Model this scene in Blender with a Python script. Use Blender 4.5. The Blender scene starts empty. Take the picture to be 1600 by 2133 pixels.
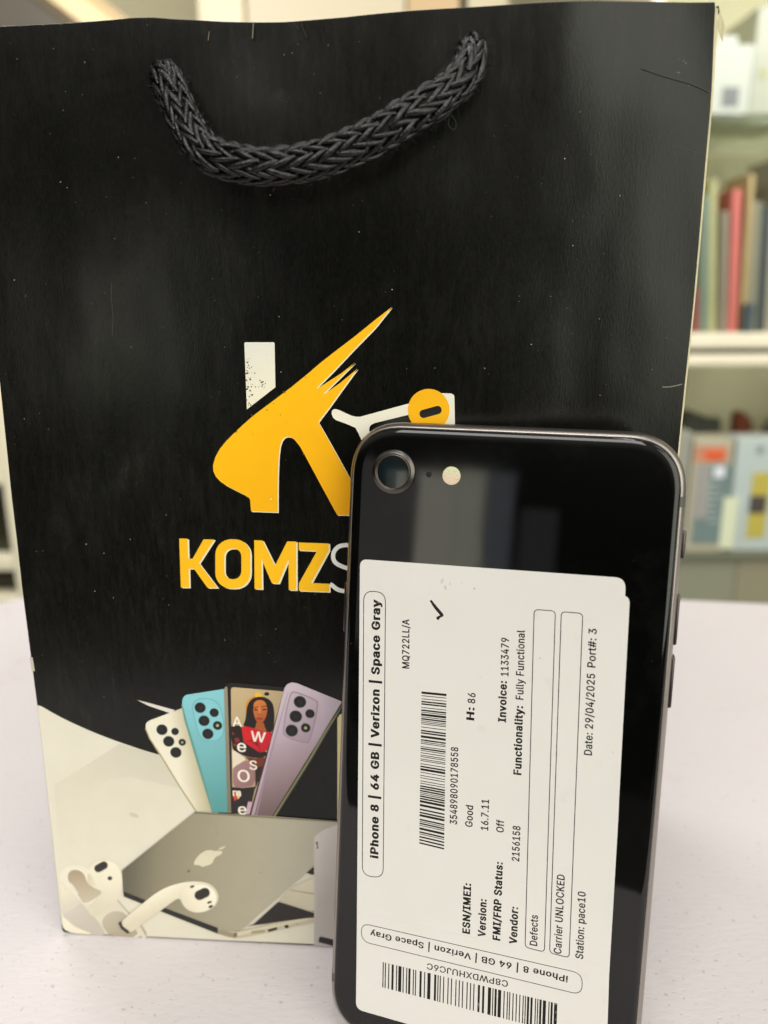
import bpy, bmesh, math, random
from mathutils import Vector, Matrix, noise
from mathutils.geometry import delaunay_2d_cdt
random.seed(7)
S = bpy.context.scene
COL = S.collection

# ------------------------------------------------------------------ camera
F, CAM_H, PITCH, ROLL = 1653.68, 0.16317, 0.27269, -0.0061      # focal length in photo pixels, metres, radians
PW, PH = 1600.0, 2133.0
fwd = Vector((0, math.cos(PITCH), -math.sin(PITCH)))
r0 = Vector((1, 0, 0)); u0 = r0.cross(fwd)
CR = math.cos(ROLL)*r0 + math.sin(ROLL)*u0
CU = -math.sin(ROLL)*r0 + math.cos(ROLL)*u0
CO = Vector((0, 0, CAM_H))
cd = bpy.data.cameras.new('camera'); cam = bpy.data.objects.new('camera', cd); COL.objects.link(cam)
M = Matrix((CR, CU, -fwd)).transposed().to_4x4(); M.translation = CO
cam.matrix_world = M
cd.sensor_fit = 'VERTICAL'; cd.sensor_height = 36; cd.sensor_width = 27
cd.lens = F/PH*36
cd.clip_start = 0.005; cd.clip_end = 60
cd.dof.use_dof = True; cd.dof.focus_distance = 0.169; cd.dof.aperture_fstop = 11.0
S.camera = cam

# ------------------------------------------------------------------ light
W = bpy.data.worlds.new('World'); S.world = W; W.use_nodes = True
bg = W.node_tree.nodes['Background']
# a dim shop: dark below eye level, paler walls and ceiling above, brightened to the right
WN, WL = W.node_tree.nodes, W.node_tree.links
wt = WN.new('ShaderNodeTexCoord'); ws = WN.new('ShaderNodeSeparateXYZ'); WL.new(wt.outputs['Generated'], ws.inputs[0])
wm = WN.new('ShaderNodeMath'); wm.operation = 'MULTIPLY_ADD'; wm.inputs[1].default_value = 0.20
WL.new(ws.outputs['X'], wm.inputs[0]); WL.new(ws.outputs['Z'], wm.inputs[2])
wr_ = WN.new('ShaderNodeValToRGB'); WL.new(wm.outputs[0], wr_.inputs['Fac'])
el = wr_.color_ramp.elements
el[0].position = 0.0; el[0].color = (0.035, 0.034, 0.030, 1)
el[1].position = 0.08; el[1].color = (0.10, 0.098, 0.085, 1)
for p_, c_ in ((0.24, (0.62, 0.60, 0.50, 1)), (0.45, (0.85, 0.82, 0.72, 1)), (1.0, (0.8, 0.78, 0.70, 1))):
    e_ = el.new(p_); e_.color = c_
WL.new(wr_.outputs['Color'], bg.inputs[0]); bg.inputs[1].default_value = 0.55
S.view_settings.view_transform = 'Standard'; S.view_settings.look = 'None'
S.view_settings.exposure = 0.0; S.view_settings.gamma = 1.0; S.view_settings.use_curve_mapping = False
S.render.engine = 'CYCLES'
S.cycles.max_bounces = 8; S.cycles.use_denoising = True
S.cycles.sample_clamp_indirect = 6.0

def lamp(name, loc, target, sx, sy, power, col):
    d = bpy.data.lights.new(name, 'AREA'); d.shape = 'RECTANGLE'; d.size = sx; d.size_y = sy
    d.energy = power; d.color = col
    o = bpy.data.objects.new(name, d); COL.objects.link(o)
    o.location = loc
    o.rotation_euler = (Vector(target) - Vector(loc)).to_track_quat('-Z', 'Y').to_euler()
    return o
WARM = (1.0, 0.975, 0.945)
lamp('ceiling_lamp', (0.05, -0.16, 1.75), (0.05, -0.10, 0.0), 0.05, 0.55, 2.6, WARM)      # tube straight overhead
lamp('ceiling_lamp', (-0.45, -1.0, 1.45), (0.0, 0.2, 0.1), 0.9, 0.9, 16.5, WARM)
lamp('ceiling_lamp', (0.95, -0.55, 1.55), (0.1, 0.25, 0.1), 0.7, 0.7, 4.0, (1.0, 0.98, 0.96))
# unseen fill panels added at the right to brighten the bag and phone frame
lamp('side_fill_panel', (0.95, -1.25, 0.62), (0.1, 0.2, 0.2), 1.55, 1.5, 20.0, (1.0, 1.0, 0.86))
lamp('side_fill_panel', (1.75, -0.30, 0.60), (0.1, 0.2, 0.15), 1.1, 1.0, 3.6, (1.0, 0.99, 0.95))
lamp('background_fill', (0.1, 1.0, 2.1), (0.2, 1.7, 0.3), 1.4, 0.4, 9.0, WARM)  # unseen lamps added to brighten the wall and cabinets in the background
lamp('background_fill', (0.85, 0.98, 0.80), (1.0, 1.8, 0.0), 0.5, 0.3, 5.2, WARM)
lamp('background_fill', (-0.5, 0.75, 0.95), (-0.7, 1.3, 0.05), 0.4, 0.3, 9.0, WARM)
# glowing panels added behind the camera for the pale band mirrored in the phone
lamp('reflection_panel', (-0.90, -1.5, 0.165), (0.0, 0.15, 0.17), 0.10, 0.38, 0.30, (1.0, 0.97, 0.80))
lamp('reflection_panel', (-0.80, -1.5, 0.185), (0.0, 0.15, 0.17), 0.075, 0.35, 0.20, (1.0, 0.98, 0.78))
lamp('reflection_panel', (-0.715, -1.5, 0.17), (0.0, 0.15, 0.17), 0.07, 0.37, 0.062, (0.86, 0.90, 1.0))
lamp('reflection_panel', (-0.625, -1.55, 0.12), (0.0, 0.15, 0.17), 0.09, 0.30, 0.022, (0.95, 0.95, 1.0))
lamp('reflection_panel', (-1.06, -1.5, 0.13), (0.0, 0.15, 0.17), 0.19, 0.50, 0.15, (1.0, 0.97, 0.88))
lamp('reflection_panel', (-0.83, -1.48, 0.05), (0.0, 0.15, 0.17), 0.05, 0.10, 0.020, (0.75, 1.0, 0.60))

# ------------------------------------------------------------------ helpers
def tag(o, label=None, cat=None, group=None, kind=None):
    if label: o['label'] = label
    if cat: o['category'] = cat
    if group: o['group'] = group
    if kind: o['kind'] = kind
    return o

def empty(name, mat=None, loc=None):
    o = bpy.data.objects.new(name, None); COL.objects.link(o)
    o.empty_display_size = 0.02
    if mat is not None: o.matrix_world = mat
    if loc is not None: o.location = loc
    return o

def link_mesh(name, me, mats, parent=None, smooth=False):
    o = bpy.data.objects.new(name, me); COL.objects.link(o)
    for m in (mats if isinstance(mats, (list, tuple)) else [mats]): me.materials.append(m)
    if parent: o.parent = parent
    if smooth:
        for p in me.polygons: p.use_smooth = True
    return o

def from_bm(name, bm, mats, parent=None, smooth=False):
    me = bpy.data.meshes.new(name); bm.to_mesh(me); bm.free()
    return link_mesh(name, me, mats, parent, smooth)

def add_box(bm, x0, x1, y0, y1, z0, z1, bev=0.0, seg=2, mat=0):
    vs = [bm.verts.new((x, y, z)) for x in (x0, x1) for y in (y0, y1) for z in (z0, z1)]
    idx = [(0, 1, 3, 2), (4, 6, 7, 5), (0, 4, 5, 1), (2, 3, 7, 6), (0, 2, 6, 4), (1, 5, 7, 3)]
    fs = [bm.faces.new([vs[i] for i in f]) for f in idx]
    for f in fs: f.material_index = mat
    if bev > 0:
        es = set(e for f in fs for e in f.edges)
        bmesh.ops.bevel(bm, geom=list(es), offset=bev, segments=seg, affect='EDGES', profile=0.5)

def box_obj(name, x0, x1, y0, y1, z0, z1, mat, parent=None, bev=0.0):
    bm = bmesh.new(); add_box(bm, x0, x1, y0, y1, z0, z1, bev)
    return from_bm(name, bm, mat, parent)

def srgb(r, g, b):
    def f(c):
        c /= 255.0
        return c/12.92 if c <= 0.04045 else ((c+0.055)/1.055)**2.4
    return (f(r), f(g), f(b))

def nt(name):
    m = bpy.data.materials.new(name); m.use_nodes = True
    return m, m.node_tree, m.node_tree.nodes['Principled BSDF']

def pset(b, **kw):
    names = dict(col='Base Color', rough='Roughness', metal='Metallic', spec='Specular IOR Level', coat='Coat Weight',
                 coatr='Coat Roughness', trans='Transmission Weight', ior='IOR', alpha='Alpha', sheen='Sheen Weight')
    for k, v in kw.items():
        if k == 'col': v = (*v, 1)
        b.inputs[names[k]].default_value = v

def simple(name, col, rough=0.5, var=0.06, scale=30.0, bump=0.0, bscale=200.0, **kw):
    m, t, b = nt(name)
    pset(b, col=col, rough=rough, **kw)
    N = t.nodes; L = t.links
    tc = N.new('ShaderNodeTexCoord')
    if var > 0:
        n = N.new('ShaderNodeTexNoise'); n.inputs['Scale'].default_value = scale; n.inputs['Detail'].default_value = 4
        L.new(tc.outputs['Object'], n.inputs['Vector'])
        mx = N.new('ShaderNodeMix'); mx.data_type = 'RGBA'
        mx.inputs['A'].default_value = (*[c*(1-var) for c in col], 1)
        mx.inputs['B'].default_value = (*[min(1, c*(1+var)) for c in col], 1)
        L.new(n.outputs['Fac'], mx.inputs['Factor']); L.new(mx.outputs['Result'], b.inputs['Base Color'])
    if bump > 0:
        n2 = N.new('ShaderNodeTexNoise'); n2.inputs['Scale'].default_value = bscale; n2.inputs['Detail'].default_value = 3
        L.new(tc.outputs['Object'], n2.inputs['Vector'])
        bp = N.new('ShaderNodeBump'); bp.inputs['Strength'].default_value = bump; bp.inputs['Distance'].default_value = 0.001
        L.new(n2.outputs['Fac'], bp.inputs['Height']); L.new(bp.outputs['Normal'], b.inputs['Normal'])
    return m

def ray(px, py):
    return CO, ((px-PW/2)*CR + (PH/2-py)*CU)/F + fwd
def at(px, py, Y):
    """a point of the upright plane y = Y"""
    o, d = ray(px, py); return o + d*((Y-o.y)/d.y)

class Frame:
    """an upright sheet: origin, width direction, outward normal, height direction"""
    def __init__(s, x, y, yaw, lean, z=0.0):
        s.o = Vector((x, y, z))
        s.ex = Vector((math.cos(yaw), -math.sin(yaw), 0)); n0 = Vector((-math.sin(yaw), -math.cos(yaw), 0))
        up = Vector((0, 0, 1))
        s.ez = math.cos(lean)*up - math.sin(lean)*n0
        s.n = math.cos(lean)*n0 + math.sin(lean)*up
        s.mat = Matrix((s.ex, -s.n, s.ez)).transposed().to_4x4(); s.mat.translation = s.o
    def uv(s, px, py, k=0.0):
        O = s.o + s.n*k; o, d = ray(px, py)
        q = o + d*(((O-o).dot(s.n))/d.dot(s.n)) - O
        return Vector((q.dot(s.ex), q.dot(s.ez)))

BAG = Frame(-0.0850917, 0.172023, 0.0719032, 0.0296382)
PHN = Frame(0.019424, 0.1361517, 0.288829, 0.170645, 0.0001)
BW, BH, BD = 0.14792, 0.21438, 0.075

def chaikin(pts, n=2, closed=True):
    for _ in range(n):
        out = []
        m = len(pts)
        rng = range(m) if closed else range(m-1)
        if not closed: out.append(pts[0])
        for i in rng:
            a, b = pts[i], pts[(i+1) % m]
            out.append((a[0]*.75+b[0]*.25, a[1]*.75+b[1]*.25)); out.append((a[0]*.25+b[0]*.75, a[1]*.25+b[1]*.75))
        if not closed: out.append(pts[-1])
        pts = out
    return pts

def catmull(pts, n=8):
    out = []
    P = [pts[0]] + list(pts) + [pts[-1]]
    for i in range(1, len(P)-2):
        a, b, c, d = P[i-1], P[i], P[i+1], P[i+2]
        for j in range(n):
            t = j/n
            out.append(tuple(0.5*((2*b[k]) + (-a[k]+c[k])*t + (2*a[k]-5*b[k]+4*c[k]-d[k])*t*t + (-a[k]+3*b[k]-3*c[k]+d[k])*t**3) for k in range(len(b))))
    out.append(tuple(pts[-1]))
    return out

def ell(cx, cy, rx, ry, rot=0.0, n=28):
    c, s = math.cos(math.radians(rot)), math.sin(math.radians(rot))
    return [(cx+rx*math.cos(t)*c-ry*math.sin(t)*s, cy+rx*math.cos(t)*s+ry*math.sin(t)*c) for t in [2*math.pi*i/n for i in range(n)]]

def tess(outer, holes=(), step=0.0):
    vs = []; fs = []
    for ring in [outer, *holes]:
        b = len(vs); vs += [Vector(p[:2]) for p in ring]; fs.append(list(range(b, b+len(ring))))
    if step > 0:
        xs = [p[0] for p in outer]; ys = [p[1] for p in outer]
        x = min(xs)+step*.5
        while x < max(xs):
            y = min(ys)+step*.5
            while y < max(ys):
                vs.append(Vector((x, y))); y += step
            x += step
    # even-odd triangulation: type 4 keeps the holes out
    r = delaunay_2d_cdt(vs, [], fs, 2 if holes else 1, 1e-5)
    return r[0], [f for f in r[2] if len(f) == 3]

class Print:
    """flat inked shapes on a sheet; every layer lies a hundredth of a millimetre over the one before"""
    def __init__(s, frame, k0=0.00003, dk=0.000012):
        s.f = frame; s.k0 = k0; s.dk = dk; s.v = []; s.fc = []; s.c = []
    def poly(s, pts, col, layer=0, holes=(), col2=None, ga=None, gb=None, step=0.0, sc=1.0, off=(0, 0), clamp=None):
        P = [(off[0]+p[0]/sc, off[1]+p[1]/sc) for p in pts]
        H = [[(off[0]+p[0]/sc, off[1]+p[1]/sc) for p in h] for h in holes]
        if col2 and step == 0: step = 12.0
        s.o_, s.s_ = off, sc
        vs, fs = tess(P, H, step)
        s._add(vs, fs, col, layer, col2, (off[0]+ga[0]/sc, off[1]+ga[1]/sc) if ga else None, (off[0]+gb[0]/sc, off[1]+gb[1]/sc) if gb else None, clamp)
    def _add(s, vs, fs, col, layer, col2=None, ga=None, gb=None, clamp=None):
        b = len(s.v); k = s.k0 + s.dk*layer
        fn = col if callable(col) else None
        c1 = (0, 0, 0) if fn else srgb(*col); c2 = srgb(*col2) if col2 else None
        for p in vs:
            uv = s.f.uv(p[0], p[1])
            if clamp: uv.x = min(max(uv.x, clamp[0]), clamp[1]); uv.y = max(uv.y, clamp[2])
            s.v.append((uv.x, -k, uv.y))
            if fn: s.c.append(srgb(*fn((p[0]-s.o_[0])*s.s_, (p[1]-s.o_[1])*s.s_)))
            elif c2:
                dx, dy = gb[0]-ga[0], gb[1]-ga[1]
                t = min(1, max(0, ((p[0]-ga[0])*dx+(p[1]-ga[1])*dy)/(dx*dx+dy*dy)))
                s.c.append(tuple(c1[i]*(1-t)+c2[i]*t for i in range(3)))
            else: s.c.append(c1)
        for f in fs:
            a, bb, c = (Vector((s.v[b+i][0], s.v[b+i][2])) for i in f)
            cr = (bb-a).cross(c-a)
            s.fc.append([b+i for i in (f if cr > 0 else reversed(f))])
    def text(s, body, p0, p1, col, layer, bold=0.0, shear=0.0, kbase=0.0, cap=None):
        """letters from p0 to p1 along their baseline (photo positions), in the sheet's own plane"""
        vs, fs, w = glyphs(body, bold, shear)
        a, b2 = s.f.uv(*p0, kbase), s.f.uv(*p1, kbase)
        d = (b2-a); sc = d.length/w; ysc = cap/(0.533*sc) if cap else 1.0; d.normalize(); up = Vector((-d.y, d.x))
        b = len(s.v); k = s.k0 + s.dk*layer; c1 = srgb(*col)
        for p in vs:
            q = a + d*(p[0]*sc) + up*(p[1]*sc*ysc)
            s.v.append((q.x, -k, q.y)); s.c.append(c1)
        for f in fs: s.fc.append([b+i for i in f])
        return sc
    def make(s, name, mat, parent):
        me = bpy.data.meshes.new(name); me.from_pydata(s.v, [], s.fc)
        ca = me.color_attributes.new('ink', 'FLOAT_COLOR', 'POINT')
        for i, c in enumerate(s.c): ca.data[i].color = (*c, 1)
        return link_mesh(name, me, mat, parent)

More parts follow.
